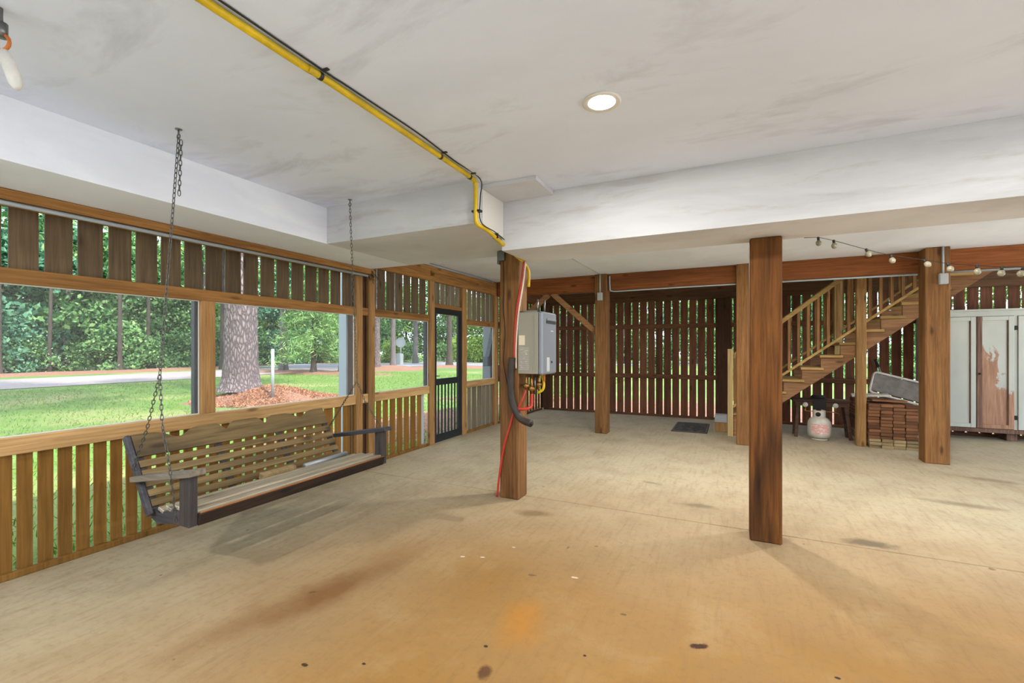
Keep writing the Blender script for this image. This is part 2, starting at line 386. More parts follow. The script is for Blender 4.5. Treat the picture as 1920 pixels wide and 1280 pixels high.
t = NT('can_glow'); em = t.n('ShaderNodeEmission'); em.inputs[0].default_value = (1, .94, .84, 1); em.inputs[1].default_value = 14; t.l(em.outputs[0], t.out.inputs[0])
t = NT('bulb_glass'); t.color((150, 144, 122)); t.rough(.15); t.b.inputs['Transmission Weight'].default_value = .3
t = NT('heater_label')   # rows of small print
b = t.n('ShaderNodeTexBrick'); b.inputs['Scale'].default_value = 1.0
p = t.pos((18, 18, 90)); sp = t.n('ShaderNodeSeparateXYZ'); t.l(p, sp.inputs[0]); cb = t.n('ShaderNodeCombineXYZ'); t.l(sp.outputs[0], cb.inputs[0]); t.l(sp.outputs[2], cb.inputs[1])
nz = t.noise(cb.outputs[0], 1.2, 3, .6); fr = t.math('FRACT', sp.outputs[2]); row = t.math('GREATER_THAN', fr, .45); ink = t.math('MULTIPLY', row, t.math('GREATER_THAN', nz, .42))
t.t.nodes.remove(b); t.color(t.mix(t.math('MULTIPLY', ink, .7), (184, 178, 166), (92, 90, 86))); t.rough(.6)
t = NT('tank_label')
p = t.pos((26, 26, 75)); sp = t.n('ShaderNodeSeparateXYZ'); t.l(p, sp.inputs[0]); nz = t.noise(p, 1.0, 3, .6); row = t.math('GREATER_THAN', t.math('FRACT', sp.outputs[2]), .4)
ink = t.math('MULTIPLY', row, t.math('GREATER_THAN', nz, .45)); t.color(t.mix(t.math('MULTIPLY', ink, .8), (222, 206, 196), (206, 78, 68))); t.rough(.6)

# ------------------------------------------------------------------ ground outside
def ground_z(x, y):
    z = -.15
    d = math.hypot((x+13.6)/2.9, (y-9.0)/2.6)
    if d < 1: z += .38*(math.cos(d*math.pi)*.5+.5)
    return z
def sheet(name, x0, x1, y0, y1, step, mat, dz=0.0, fn=None, rot=0, c=(0, 0)):
    nx = max(1, int((x1-x0)/step)); ny = max(1, int((y1-y0)/step)); vs = []; ca, sa = math.cos(rot), math.sin(rot)
    for i in range(nx+1):
        for j in range(ny+1):
            x = x0+(x1-x0)*i/nx; y = y0+(y1-y0)*j/ny
            X = c[0]+x*ca-y*sa; Y = c[1]+x*sa+y*ca
            vs.append((X, Y, (fn or ground_z)(X, Y)+dz))
    fs = [(i*(ny+1)+j, (i+1)*(ny+1)+j, (i+1)*(ny+1)+j+1, i*(ny+1)+j+1) for i in range(nx) for j in range(ny)]
    m = MB(); m.add(vs, fs, True); return m.build(name, mat)
g = sheet('ground', -110, 80, -60, 110, 2.0, 'grass_ground', fn=lambda x, y: -.17); tag(g, 'green lawn with dry straw patches around the house', kind='structure')
def blob(name, cx, cy, rx, ry, h, mat, seed, label, cat, n=56, rings=10):
    rnd = random.Random(seed); vs = [(cx, cy, -.17+h)]; ph = [rnd.uniform(0, 6.28) for _ in range(4)]
    for r in range(1, rings+1):
        for k in range(n):
            t_ = 2*math.pi*k/n; w = 1+.09*math.sin(3*t_+ph[0])+.06*math.sin(5*t_+ph[1])+.04*math.sin(9*t_+ph[2]); q = r/rings
            z = -.175+h*(math.cos(q*math.pi)*.5+.5)+(.025*mn.noise(Vector((cx+rx*q*math.cos(t_), cy+ry*q*math.sin(t_), seed))*2.5) if r < rings else 0)
            vs.append((cx+rx*q*w*math.cos(t_), cy+ry*q*w*math.sin(t_), z))
    fs = [(0, 1+k, 1+(k+1) % n) for k in range(n)]
    for r in range(rings-1):
        for k in range(n): fs.append((1+r*n+k, 1+(r+1)*n+k, 1+(r+1)*n+(k+1) % n, 1+r*n+(k+1) % n))
    m = MB(); m.add(vs, fs, True); o = m.build(name, mat); tag(o, label, cat, kind='structure'); return o
blob('mulch_bed', -12.9, 9.45, 2.5, 2.1, .40, 'mulch', 3, 'mound of reddish pine straw around the large pine trunk', 'mulch')
blob('mulch_bed', -26.0, 21.6, 7.5, 2.6, .15, 'mulch', 4, 'brown leaf litter bed under the fluffy conifer by the street', 'mulch')
blob('mulch_bed', -24.2, 27.8, 4.2, 3.2, .30, 'mulch', 5, 'brown mulch bed around two pine trunks beside the street', 'mulch')
blob('mulch_bed', -21.5, 33.5, 6.0, 2.6, .16, 'mulch', 6, 'brown mulch strip seen through the screen door', 'mulch')
blob('mulch_bed', -6.0, 7.4, 1.7, 3.2, .05, 'mulch', 8, 'reddish mulch outside the bottom of the screen door', 'mulch')
blob('mulch_bed', -.5, 12.6, 9.5, 2.0, .05, 'mulch', 9, 'reddish mulch strip behind the far slatted wall', 'mulch')
blob('mulch_bed', -39.0, 16, 3.2, 26, .10, 'mulch', 11, 'reddish leaf litter along the edge of the woods', 'mulch')
o = sheet('driveway', -4.0, 4.0, -30, 40, 2, 'gravel', fn=lambda x, y: -.150, c=(-29.2, 8), rot=.03); tag(o, 'pale gravel drive crossing the lawn below the woods', kind='structure')
o = sheet('street', -70, 60, -4.2, 4.2, 3, 'asphalt', fn=lambda x, y: -.135, c=(-28.6, 35), rot=.60); tag(o, 'pale grey street running past behind the pine trees', kind='structure')
o = sheet('parking_pad', 6.6, 40, -30, 30, 3, 'drive_concrete', fn=lambda x, y: -.12); tag(o, 'unseen concrete parking pad beside the house, pale to bounce light', kind='structure')  # unseen pad, kept pale to bounce sunlight onto the ceiling

# ------------------------------------------------------------------ floor and ceiling
fl = thing('floor', (1.3, 2.3, 0), 'weathered tan concrete floor of the open lower level', kind='structure')
JY = 3.955; FX0, FX1 = -3.99, 6.6
MB().box(FX0, FX1, .55, JY-.006, -.3, 0, .003).build('slab', 'concrete', fl)
MB().box(FX0, FX1, -9.2, .538, -.3, 0, .003).build('slab', 'drive_concrete', fl)  # unseen pale slab added to bounce light onto the ceiling
MB().box(FX0, FX1, .538, .55, -.3, -.008).build('joint', 'joint_dark', fl)
MB().box(FX0, FX1, JY+.006, 9.95, -.3, 0, .003).build('slab', 'concrete', fl)
MB().box(FX0, FX1, JY-.006, JY+.006, -.3, -.008).build('joint', 'joint_dark', fl)
ZC = 2.64; ZL = 2.325; ZR = 2.21; XB = -3.2; YC = 2.885; YR0, YR1 = 3.335, 3.895; XE = -1.70
ce = thing('ceiling', (1.3, 2.3, ZC), 'white painted board ceiling with grey brush marks', kind='structure')
MB().box(-4.3, 7.0, -9.6, 3.6, ZC, ZC+.25).build('ceiling_panel', 'painted_ceiling', ce)
MB().box(-4.3, 7.0, 3.6005, 10.4, ZC, ZC+.25).build('ceiling_panel', 'painted_soffit', ce)  # rear ceiling in whiter paint, its brighter light put into the colour
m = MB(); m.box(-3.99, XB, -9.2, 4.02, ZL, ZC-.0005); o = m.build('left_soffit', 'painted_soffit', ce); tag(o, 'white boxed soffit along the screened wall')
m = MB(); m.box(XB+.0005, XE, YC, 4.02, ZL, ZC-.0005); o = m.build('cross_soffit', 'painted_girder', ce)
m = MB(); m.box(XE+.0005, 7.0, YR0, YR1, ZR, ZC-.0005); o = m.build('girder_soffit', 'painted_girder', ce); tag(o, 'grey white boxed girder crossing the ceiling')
m = MB(); m.box(XE+.004, -1.25, 2.985, YR0-.002, ZC-.033, ZC-.001); m.build('patch_board', 'painted_girder', ce)
m = MB(); m.box(XE+.001, XE+.012, 2.99, YR0-.002, ZL-.004, ZC-.034); m.build('end_board', 'trim_white', ce)

# ------------------------------------------------------------------ recessed lamps
def can(x, y, label, power):
    r = thing('recessed_light', (x, y, ZC), label, 'ceiling light', 'recessed ceiling lights')
    MB().lathe((x, y, ZC), [(.066, -.004), (.088, -.010), (.096, -.004), (.096, -.0005), (.066, -.0005)], 32).build('trim_ring', 'trim_white', r)
    MB().lathe((x, y, ZC), [(.066, -.006), (.03, -.008), (.001, -.0085), (.001, -.002), (.066, -.002)], 32).build('lens', 'can_glow', r)
    ld = bpy.data.lights.new('lamp', 'AREA'); ld.shape = 'DISK'; ld.size = .13; ld.energy = power; ld.color = (1, .96, .90)
    lo = bpy.data.objects.new('lamp', ld); COL.objects.link(lo); lo.parent = r; lo.location = (0, 0, -.014)
can(-.583, 2.245, 'glowing round recessed light in the ceiling in front of the girder', 13)
can(-.6, 5.15, 'recessed ceiling light hidden behind the boxed girder', 25)
can(1.6, 5.15, 'added unseen fill light behind the girder toward the stairs', 20)  # extra lamp hidden by the girder, added to brighten the interior
can(1.6, 2.1, 'added unseen fill light right of the glowing one', 12)  # extra lamp outside the frame, added to brighten the interior

for x_, y_, w_ in ((-.6, -1.3, 'nearest behind the camera on the left'), (1.8, -1.3, 'nearest behind the camera on the right'), (-2.5, -.9, 'behind the camera near the screened wall'), (-.6, -4.2, 'far behind the camera on the left'), (1.8, -4.2, 'far behind the camera on the right'),
                   (4.4, -1.3, 'beside the open parking side behind the camera'), (4.4, 2.1, 'beside the open parking side in line with the glowing one')):
    can(x_, y_, 'added unseen fill light '+w_, 27 if x_ < -2 else 17)  # unseen lamps added around the camera as fill for the room

# ------------------------------------------------------------------ unseen walls added behind the camera to block light
wfr = thing('wall_front', (1.3, -9.0, 0), 'unseen brown board wall added behind the camera to block light', kind='structure')
for i in range(44): MB().box(-3.98+i*.24, -3.98+i*.24+.225, -9.02, -9.0, .02, ZC-.002).build('board', 'far_board', wfr)
for z in (.4, 1.4, 2.4): MB().box(-3.98, 6.58, -8.999, -8.96, z-.045, z+.045).build('rail', 'far_rail', wfr)

wrt = thing('wall_right', (6.55, -4.8, 0), 'unseen brown board wall added on the right behind the camera to block light', kind='structure')  # unseen wall added to cut daylight on surfaces facing the camera
for i in range(34): MB().box(6.53, 6.55, -8.98+i*.24, -8.98+i*.24+.225, .02, ZC-.002).build('board', 'far_board', wrt)
for z in (.4, 1.4, 2.4): MB().box(6.49, 6.529, -8.95, -.85, z-.045, z+.045).build('rail', 'left_far_rail', wrt)

# ------------------------------------------------------------------ left wall
WX = -3.93
wl = thing('wall_left', (WX, 3, 0), 'screened timber wall with picket boards below and above', kind='structure')
YW0 = -3.0
def board_run(edges, z0, z1, x, mat, gap, name='picket', parent=None, th=.012, tops=None):
    for i in range(len(edges)-1):
        a, b = edges[i]+gap/2, edges[i+1]-gap/2
        if b-a < .01: continue
        MB().box(x-th, x, a+random.uniform(-.002, .002), b+random.uniform(-.002, .002), z0, z1).build(name, mat, parent or wl)
# lower pickets
e = [1.184, 1.277, 1.372, 1.466, 1.559, 1.651, 1.746, 1.838]
while e[0] > YW0+.1: e.insert(0, e[0]-.0935)
p_ = .094
while e[-1] < 3.57: p_ = min(.119, p_+.0014); e.append(e[-1]+p_)
e = [q for q in e if q < 3.60]+[3.68, 3.80, 3.93, 4.03]
board_run([q for q in e if q < 1.9], .02, .80, WX-.042, 'picket_wood', .023)
board_run([q for q in e if q > 1.8], .02, .80, WX-.042, 'picket_wood', .033)
board_run([4.20, 4.333, 4.456, 4.585, 4.724, 4.868, 5.004, 5.151, 5.282], .02, .80, WX-.042, 'picket_wood', .042)
board_run([6.42, 6.51, 6.645, 6.833, 7.0, 7.144, 7.294, 7.45], .02, .80, WX-.042, 'grey_board', .030)
# upper boards
e = [1.141+.1655*i for i in range(-25, 17)]
board_run(e+[3.93, 4.03], 1.85, 2.45, WX-.042, 'upper_board', .030, 'board')
board_run([4.2, 4.36, 4.523, 4.697, 4.864, 5.028, 5.207, 5.37], 1.85, 2.62, WX-.042, 'upper_board', .030, 'board')
board_run([5.44, 5.58, 5.72, 5.86, 6.0, 6.14, 6.3], 2.04, 2.62, WX-.042, 'grey_board', .026, 'board')
board_run([6.36, 6.51, 6.66, 6.82, 6.98, 7.14, 7.30, 7.44], 1.85, 2.62, WX-.042, 'grey_board', .028, 'board')
def yrail(y0, y1, z0, z1, mat='rail_wood', x0=WX-.04, x1=WX, name='rail'):
    return MB().box(x0, x1, y0, y1, z0, z1, .004).build(name, mat, wl)
yrail(YW0, 3.966, 0, .04, 'picket_wood', name='sill_plate'); yrail(4.274, 5.40, 0, .04, 'picket_wood', name='sill_plate'); yrail(6.42, 7.40, 0, .04, 'picket_wood', name='sill_plate')
for a, b in ((YW0, 3.966), (4.274, 5.40), (6.42, 7.40)):
    yrail(a, b, .755, .862)
for a, b in ((YW0, 3.966), (4.274, 5.40), (6.42, 7.40)):
    yrail(a, b, 1.80, 1.892, 'wall_beam', name='header')
yrail(4.068, 4.165, .755, .862); yrail(4.068, 4.165, 1.80, 1.892, 'wall_beam', name='header')
yrail(5.52, 6.28, 2.015, 2.075, 'wall_beam', name='header')
def stud(y0, y1, z0, z1, x0=WX-.04, x1=WX+.008, mat='stud_wood', name='stud'):
    return MB().box(x0, x1, y0, y1, z0, z1, .004).build(name, mat, wl)
stud(2.254, 2.37, .862, 1.80, x1=WX); stud(-.1, .0, .862, 1.80, x1=WX)
stud(3.966, 4.068, 0, 2.262); stud(4.165, 4.274, 0, 2.38); stud(5.40, 5.52, 0, 2.39); stud(6.28, 6.42, 0, 2.39); stud(7.40, 7.52, 0, 2.39)
MB().box(WX-.20, WX-.043, 4.03, 4.20, -.1, 2.32, .006).build('corner_post', 'far_dark_post', wl)
MB().box(WX-.04, -3.745, YW0, 4.02, 2.264, ZL-.001, .006).build('top_beam', 'wall_beam', wl)
MB().box(WX-.04, WX+.012, 4.021, 7.52, 2.39, ZC-.001, .006).build('top_beam', 'wall_beam', wl)
MB().tube([(-3.785, YW0, 2.247), (-3.785, 4.0, 2.247)], .014, 10).build('conduit', 'conduit', wl)
MB().tube([(-3.90, 4.05, 2.615), (-3.90, 7.3, 2.615)], .014, 10).build('conduit', 'conduit', wl)
# bird-nest debris tuft on the corner
m = MB(); rr = random.Random(5)
for i in range(60):
    a = Vector((-3.86+rr.uniform(-.05, .05), 4.10+rr.uniform(-.08, .10), 2.30+rr.uniform(-.02, .05))); d = Vector((rr.uniform(-.03, .05), rr.uniform(-.06, .06), rr.uniform(-.12, .02)))
    m.tube([a, a+d*.5, a+d], .0022, 4)
tag(m.build('nest_debris', 'hose_dark'), 'wispy dry grass tuft of an old nest at the top of the double stud', 'nest')

def window(n, y0, y1, z0, z1, label, dark_right=False):
    w = thing('window_%d' % n, (WX-.02, (y0+y1)/2, z0), label, kind='structure')
    MB().box(WX-.0355, WX-.0345, y0, y1, z0, z1).build('screen', 'screen_mesh', w)
    f = .007
    for a, b, c_, d in ((y0, y1, z0, z0+f), (y0, y1, z1-f, z1)): MB().box(WX-.039, WX-.030, a, b, c_, d).build('screen_frame', 'trim_white', w)
    MB().box(WX-.039, WX-.030, y0, y0+f, z0+f, z1-f).build('screen_frame', 'trim_white', w)
    MB().box(WX-.039, WX-.030, y1-f, y1, z0+f, z1-f).build('screen_frame', 'trim_white', w)
    if dark_right: MB().box(WX-.09, WX-.045, y1-.03, y1+.01, z0-.05, z1+.05).build('stop', 'screen_frame', w)
window(1, YW0, -.1, .862, 1.80, 'screened opening behind the camera')
window(2, .0, 2.254, .862, 1.80, 'wide screened opening left of the narrow mullion', True)
window(3, 2.37, 3.966, .862, 1.80, 'wide screened opening right of the mullion with the big pine behind')
window(4, 4.274, 5.40, .862, 1.80, 'screened opening between the double stud and the screen door', True)
window(5, 6.42, 7.40, .862, 1.80, 'small screened opening right of the screen door')

# screen door
dr = thing('door_1', (WX, 5.9, 0), 'black framed screen door with baluster bars in its lower half', kind='structure')
DX0, DX1 = WX-.035, WX+.0
MB().box(DX0, DX1, 5.525, 5.575, .01, 2.01, .003).build('stile', 'dark_metal', dr)
MB().box(DX0, DX1, 6.165, 6.275, .01, 2.01, .003).build('stile', 'dark_metal', dr)
MB().box(DX0, DX1, 5.575, 6.165, 1.925, 2.01, .003).build('top_rail', 'dark_metal', dr)
MB().box(DX0, DX1, 5.575, 6.165, .01, .13, .003).build('bottom_rail', 'dark_metal', dr)
MB().box(DX0, DX1, 5.575, 6.165, .86, .955, .003).build('mid_rail', 'dark_metal', dr)
for i in range(6):
    y = 5.575+.59*(i+.75)/6.6
    MB().box(DX0+.008, DX0+.028, y-.011, y+.011, .13, .86).build('baluster', 'dark_metal', dr)
MB().box(DX0+.004, DX0+.005, 5.575, 6.165, .955, 1.925).build('screen', 'screen_mesh', dr)
MB().tube([(DX1, 5.555, 1.0), (DX1+.035, 5.555, 1.0), (DX1+.035, 5.60, 1.0)], .007, 6).build('handle', 'steel', dr)
m = MB(); m.tube([(WX+.012, 5.44, 2.50), (WX+.05, 5.44, 2.50), (WX+.05, 5.52, 2.50)], .008, 6); m.box(WX+.012, WX+.022, 5.41, 5.49, 2.46, 2.54)
tag(m.build('brass_latch', 'brass'), 'small brass hook on the top beam above the door stud', 'hook')

# left wall, far dark stretch
wf = thing('wall_left_back', (WX, 8.7, 0), 'dark slatted stretch of the left wall behind the water heater', kind='structure')
y = 7.53
while y < 9.8:
    MB().box(WX-.052, WX-.042, y, y+.108, .03, 2.42).build('board', 'far_board', wf); y += .160
MB().box(WX-.042, WX, 7.53, 9.80, 0, .04).build('sill_plate', 'left_far_rail', wf)
for z in (.83, 1.86): MB().box(WX-.042, WX, 7.53, 9.80, z-.045, z+.045, .004).build('rail', 'left_far_rail', wf)
MB().box(WX-.042, WX+.02, 7.53, 9.80, 2.39, ZC-.001, .005).build('header', 'left_far_rail', wf)

# ------------------------------------------------------------------ far wall
wb = thing('wall_back', (1, 9.86, 0), 'dark brown board wall with light showing through the gaps', kind='structure')
BY = 9.86
e = [-3.99, -3.86]+[-3.698+.1625*i for i in range(62)]
for i in range(len(e)-1):
    a, b = e[i]+.014, e[i+1]-.014
    if b-a < .02 or a > 6.3: continue
    MB().box(a+random.uniform(-.003, .003), b+random.uniform(-.003, .003), BY, BY+.02, .03, 2.45).build('board', 'far_board', wb)
for a, b in ((-3.93, -.235), (-.0, 6.5)):
    MB().box(a, b, BY-.045, BY, 0, .045, .004).build('sill_plate', 'far_rail', wb)
    for z in (.83, 1.87): MB().box(a, b, BY-.045, BY, z-.045, z+.045, .004).build('rail', 'far_rail', wb)
MB().box(-3.93, 6.5, BY-.09, BY-.001, 2.39, ZC-.001, .005).build('header', 'header_wood', wb)
MB().box(-.235, -.0, BY-.14, BY-.001, 0, 2.389, .006).build('wall_post', 'far_dark_post', wb)
MB().box(-3.92, -3.76, BY-.12, BY-.046, 0.05, 2.389, .006).build('wall_post', 'far_dark_post', wb)

# ------------------------------------------------------------------ posts and beams
def post(x0, x1, y0, y1, z1, mat, label, metal=False):
    o = MB().box(x0, x1, y0, y1, 0, z1, .008).build('timber_post', mat, org=((x0+x1)/2, (y0+y1)/2, 0)); tag(o, label, 'post', 'square timber posts')
    return o
post(-1.962, -1.768, 3.805, 4.0, ZL-.001, 'post_wood', 'square timber post carrying the tankless water heater')
post(.126, .332, 3.745, 3.945, ZR-.001, 'dark_post_wood', 'nearest dark orange brown square post under the boxed girder')
post(-2.04, -1.835, 7.40, 7.60, ZC-.001, 'post_wood', 'square post with knee brace and grey switch box')
post(.075, .27, 7.40, 7.60, ZC-.001, 'post_wood', 'square post half hidden behind the nearest dark post')
post(2.148, 2.385, 7.21, 7.43, ZC-.001, 'post_wood', 'thick square post in front of the stairs and lumber stack')
def xbeam(x0, x1, label, y0=7.455, y1=7.575, z0=2.365, z1=ZC-.001):
    o = MB().box(x0, x1, y0, y1, z0, z1, .006).build('timber_beam', 'beam_wood', org=((x0+x1)/2, (y0+y1)/2, z0)); tag(o, label, 'beam', 'ceiling beams')
xbeam(-3.90, -2.042, 'reddish ceiling beam left of the braced post')
xbeam(-1.833, .073, 'reddish ceiling beam over the door mat bay')
xbeam(.272, 2.42, 'reddish ceiling beam in front of the stair handrail')
xbeam(2.422, 6.4, 'orange ceiling beam right of the thick post', 7.44, 7.575)
def brace(p, q, label):
    tag(MB().bar(p, q, .04, .09, up=(0, 1, 0), ch=.003).build('knee_brace', 'brace_wood', org=q), label, 'brace', 'knee braces')
m = MB()
o = MB().obox(((-2.83-2.045)/2, 7.51, (2.375+1.68)/2), (-2.045+2.83, 0, 1.68-2.375), (0, 1, 0), (1.68-2.375, 0, -(-2.045+2.83)), .525, .02, .045, .003).build('knee_brace', 'brace_wood', org=(-2.05, 7.51, 1.68))
tag(o, 'long diagonal brace running from the beam down to the square post', 'brace', 'knee braces')
o = MB().obox(((-2.90-3.86)/2, 7.51, (2.36+1.60)/2), (-.96, 0, -.76), (0, 1, 0), (.76, 0, -.96), .61, .02, .045, .003).build('knee_brace', 'brace_wood', org=(-3.86, 7.51, 1.60))
tag(o, 'diagonal brace mostly hidden behind the water heater', 'brace', 'knee braces')

# conduits and boxes on the posts
def elbox(x, y, z, label, top=ZC):
    r = thing('switch_box', (x, y, z), label, 'electrical box', 'grey electrical boxes')
    MB().box(x-.042, x+.042, y-.05, y, z-.065, z+.065, .006).build('box', 'box_grey', r)
    MB().box(x-.036, x+.036, y-.055, y-.05, z-.058, z+.058, .003).build('cover', 'box_grey', r)
    MB().tube([(x, y-.018, z+.065), (x, y-.018, top-.002)], .011, 10).build('conduit', 'conduit', r)
elbox(-1.945, 7.40, 2.265, 'grey switch box and conduit on the braced post')
elbox(2.31, 7.21, 2.245, 'grey switch box and conduit on the thick post by the stairs')
tag(MB().tube(smoothpts([(-1.80, 7.44, 2.60), (-1.795, 7.44, 2.42), (-1.76, 7.44, 2.352), (-1.5, 7.44, 2.345), (-.7, 7.44, 2.352), (.07, 7.44, 2.352)], 5), .011, 8).build('conduit_run', 'conduit'), 'grey conduit bent under the beam of the door mat bay', 'conduit')
tag(MB().tube([(.275, 7.44, 2.35), (2.14, 7.44, 2.35)], .012, 8).build('conduit_run', 'conduit'), 'grey conduit under the beam before the stair handrail', 'conduit')
tag(MB().tube([(2.43, 7.42, 2.35), (6.3, 7.42, 2.35)], .014, 8).build('conduit_run', 'conduit'), 'grey conduit under the orange beam above the cabinet', 'conduit')
tag(MB().tube([(-1.95, 5.9, ZC-.006), (-1.945, 7.38, ZC-.006)], .005, 6).build('ceiling_cable', 'box_grey'), 'thin cable clipped to the ceiling before the braced post', 'cable')

# ------------------------------------------------------------------ yellow gas pipe
gp = thing('gas_pipe', (-1.66, 2.0, ZC), 'yellow corrugated gas pipe strapped along the ceiling and down to the post', 'pipe')
pts = smoothpts([(-1.66, -3, ZC-.022), (-1.66, 1.0, ZC-.022), (-1.65, 1.45, ZC-.022), (-1.655, 2.387, ZC-.022), (-1.665, 2.80, ZC-.022), (-1.668, 2.845, ZC-.05), (-1.668, 2.853, ZC-.12), (-1.668, 2.855, ZL+.03), (-1.665, 2.88, ZL-.015), (-1.665, 3.02, ZL-.022), (-1.68, 3.28, 2.262), (-1.715, 3.50, 2.255), (-1.735, 3.72, 2.23)], 6)
MB().tube(pts, .016, 10).build('pipe', 'pipe_yellow', gp)
MB().tube(smoothpts([(-1.735, 3.72, 2.23), (-1.72, 3.83, 2.19), (-1.695, 3.87, 2.12), (-1.70, 3.88, 1.98)], 6), .014, 10).build('pipe_tail', 'pipe_yellow', gp)
for y, z in ((1.45, -1.65), (2.387, -1.655), (2.76, -1.664)):
    m = MB(); m.tube([(z, y-.009, ZC-.022), (z, y+.009, ZC-.022)], .0185, 12); m.box(z+.014, z+.05, y-.008, y+.008, ZC-.006, ZC-.0005); m.build('strap', 'dark_metal', gp)
m = MB(); m.box(-1.70, -1.63, 2.845, 2.884, 2.395, 2.409); m.build('strap', 'dark_metal', gp)
m = MB(); m.box(-1.69, -1.645, 3.155, 3.165, 2.27, 2.31); m.build('strap', 'dark_metal', gp)
tag(MB().tube(smoothpts([(-1.632, -3, ZC-.006), (-1.630, 1.0, ZC-.006), (-1.622, 1.6, ZC-.006), (-1.612, 2.1, ZC-.006), (-1.632, 2.5, ZC-.006), (-1.636, 2.86, ZC-.008), (-1.642, 2.872, 2.5), (-1.642, 2.88, 2.33), (-1.642, 3.1, 2.305), (-1.66, 3.3, 2.29)], 6), .004, 6).build('tracer_wire', 'wire_black'), 'black wire running beside the yellow gas pipe', 'wire')

# ------------------------------------------------------------------ water heater on the post
wh = thing('water_heater', (-1.65, 3.96, 1.17), 'grey tankless water heater mounted on the middle post', 'water heater')
HX0, HX1, HY0, HY1, HZ0, HZ1 = -1.766, -1.52, 3.785, 4.140, 1.172, 1.735
MB().box(HX0, HX1-.045, HY0, HY1, HZ0, HZ1, .004).build('case', 'heater_side', wh)
f = MB().box(HX1-.0445, HX1, HY0-.003, HY1+.003, HZ0-.006, HZ1+.004, .012).build('front_cover', 'heater_front', wh)
MB().box(HX1-.001, HX1+.012, HY0+.09, HY1-.03, HZ1-.075, HZ1-.055, .003).build('exhaust_hood', 'heater_front', f)
MB().box(HX1-.001, HX1+.006, HY0+.09, HY1-.03, HZ1-.098, HZ1-.076).build('exhaust_slot', 'heater_slot', f)
MB().box(HX1-.0005, HX1+.0015, HY0+.20, HY0+.27, HZ0+.39, HZ0+.40).build('logo', 'box_grey', f)
MB().box(HX1-.0005, HX1+.0015, HY0+.21, HY0+.245, HZ0+.095, HZ0+.115).build('badge', 'heater_slot', f)
MB().box(HX1-.0005, HX1+.0015, HY0+.10, HY0+.17, HZ0+.02, HZ0+.15).build('label_sheet', 'box_grey', f)
MB().box(-1.755, -1.695, HY0-.0015, HY0+.0005, 1.435, 1.525).build('sticker', 'sticker', wh)
MB().box(-1.755, -1.655, HY0-.0015, HY0+.0005, 1.21, 1.42).build('data_label', 'heater_label', wh)
for x in (-1.615, -1.598): MB().box(x-.004, x+.004, HY0-.004, HY0, HZ0+.02, HZ1-.03, .002).build('side_rib', 'heater_side', wh)
m = MB(); m.box(-1.765, -1.60, HY0+.06, HY0+.07, HZ1, HZ1+.02); m.build('bracket', 'steel', wh)
for x, y in ((-1.63, 3.93), (-1.60, 4.03)): MB().tube([(x, y, HZ1-.002), (x, y, HZ1+.13)], .010, 8).build('flue_stub', 'steel', wh)
# plumbing under it
pl = thing('heater_plumbing', (-1.68, 3.9, 1.0), 'brass valves with red and yellow pipes under the water heater', 'plumbing')
for i, (x, y, z) in enumerate(((-1.70, 3.83, 1.06), (-1.655, 3.85, 1.035), (-1.62, 3.93, 1.07))):
    MB().tube([(x, y, HZ0-.008), (x, y, z-.05)], .013, 10).build('nipple', 'brass', pl)
    m = MB(); m.lathe((x, y-.03, z), [(.001, -.005), (.024, 0), (.026, .03), (.022, .055), (.001, .06)], 12, 'Y'); m.build('valve', 'brass', pl)
    m = MB(); m.tube([(x-.055, y, z), (x+.03, y, z)], .014, 10); m.build('valve_arm', 'brass', pl)
MB().tube(smoothpts([(-1.655, 3.85, .985), (-1.655, 3.85, .90), (-1.66, 3.84, .865), (-1.70, 3.80, .85), (-1.77, 3.775, .85)], 5), .015, 10).build('red_elbow', 'pex_red', pl)
MB().tube(smoothpts([(-1.70, 3.83, 1.03), (-1.72, 3.80, .95), (-1.765, 3.785, .85)], 5), .010, 8).build('red_line', 'pex_red', pl)
MB().tube(smoothpts([(-1.60, 3.95, HZ0-.01), (-1.575, 3.95, 1.08), (-1.585, 3.95, 1.02), (-1.63, 3.94, .99)], 5), .013, 8).build('yellow_flex', 'pipe_yellow', pl)
MB().tube([(-1.635, 3.88, HZ0-.01), (-1.635, 3.88, .98)], .008, 8).build('steel_line', 'steel', pl)
MB().tube([(-1.56, 3.92, HZ0-.01), (-1.56, 3.92, 1.10)], .012, 8).build('orange_cap', 'orange_ring', pl)
hs = thing('insulated_hose', (-1.82, 3.77, .7), 'dark foam insulated drain hose curving off the middle post', 'hose')
hp = smoothpts([(-1.818, 3.775, 1.32), (-1.83, 3.768, 1.15), (-1.825, 3.765, 1.0), (-1.80, 3.76, .88), (-1.745, 3.745, .795), (-1.69, 3.735, .755), (-1.60, 3.71, .735)], 6)
MB().tube(hp, .033, 12).build('foam', 'hose_dark', hs)
d_ = (hp[-1]-hp[-3]).normalized(); MB().tube([hp[-1]-d_*.005, hp[-1]+d_*.012], .018, 12).build('hose_end', 'black_rubber', hs)
tag(MB().tube(smoothpts([(-1.705, 3.79, 2.20), (-1.735, 3.790, 2.0), (-1.785, 3.792, 1.72), (-1.803, 3.792, 1.40), (-1.806, 3.793, 1.30)], 6), .011, 8).build('red_pipe', 'pex_red'), 'red water pipe on the upper half of the middle post', 'pipe')
tag(MB().tube(smoothpts([(-1.69, 3.79, 2.20), (-1.715, 3.79, 2.0), (-1.762, 3.788, 1.72), (-1.785, 3.79, 1.42), (-1.786, 3.79, 1.22)], 6), .008, 8).build('white_pipe', 'pex_white'), 'white water pipe beside the red one on the middle post', 'pipe')
tag(MB().tube(smoothpts([(-1.80, 3.79, .86), (-1.85, 3.785, .68), (-1.905, 3.78, .50), (-1.95, 3.78, .25), (-1.978, 3.78, .012)], 6), .010, 8).build('red_pipe', 'pex_red'), 'red pipe slanting down the middle post to the floor', 'pipe')
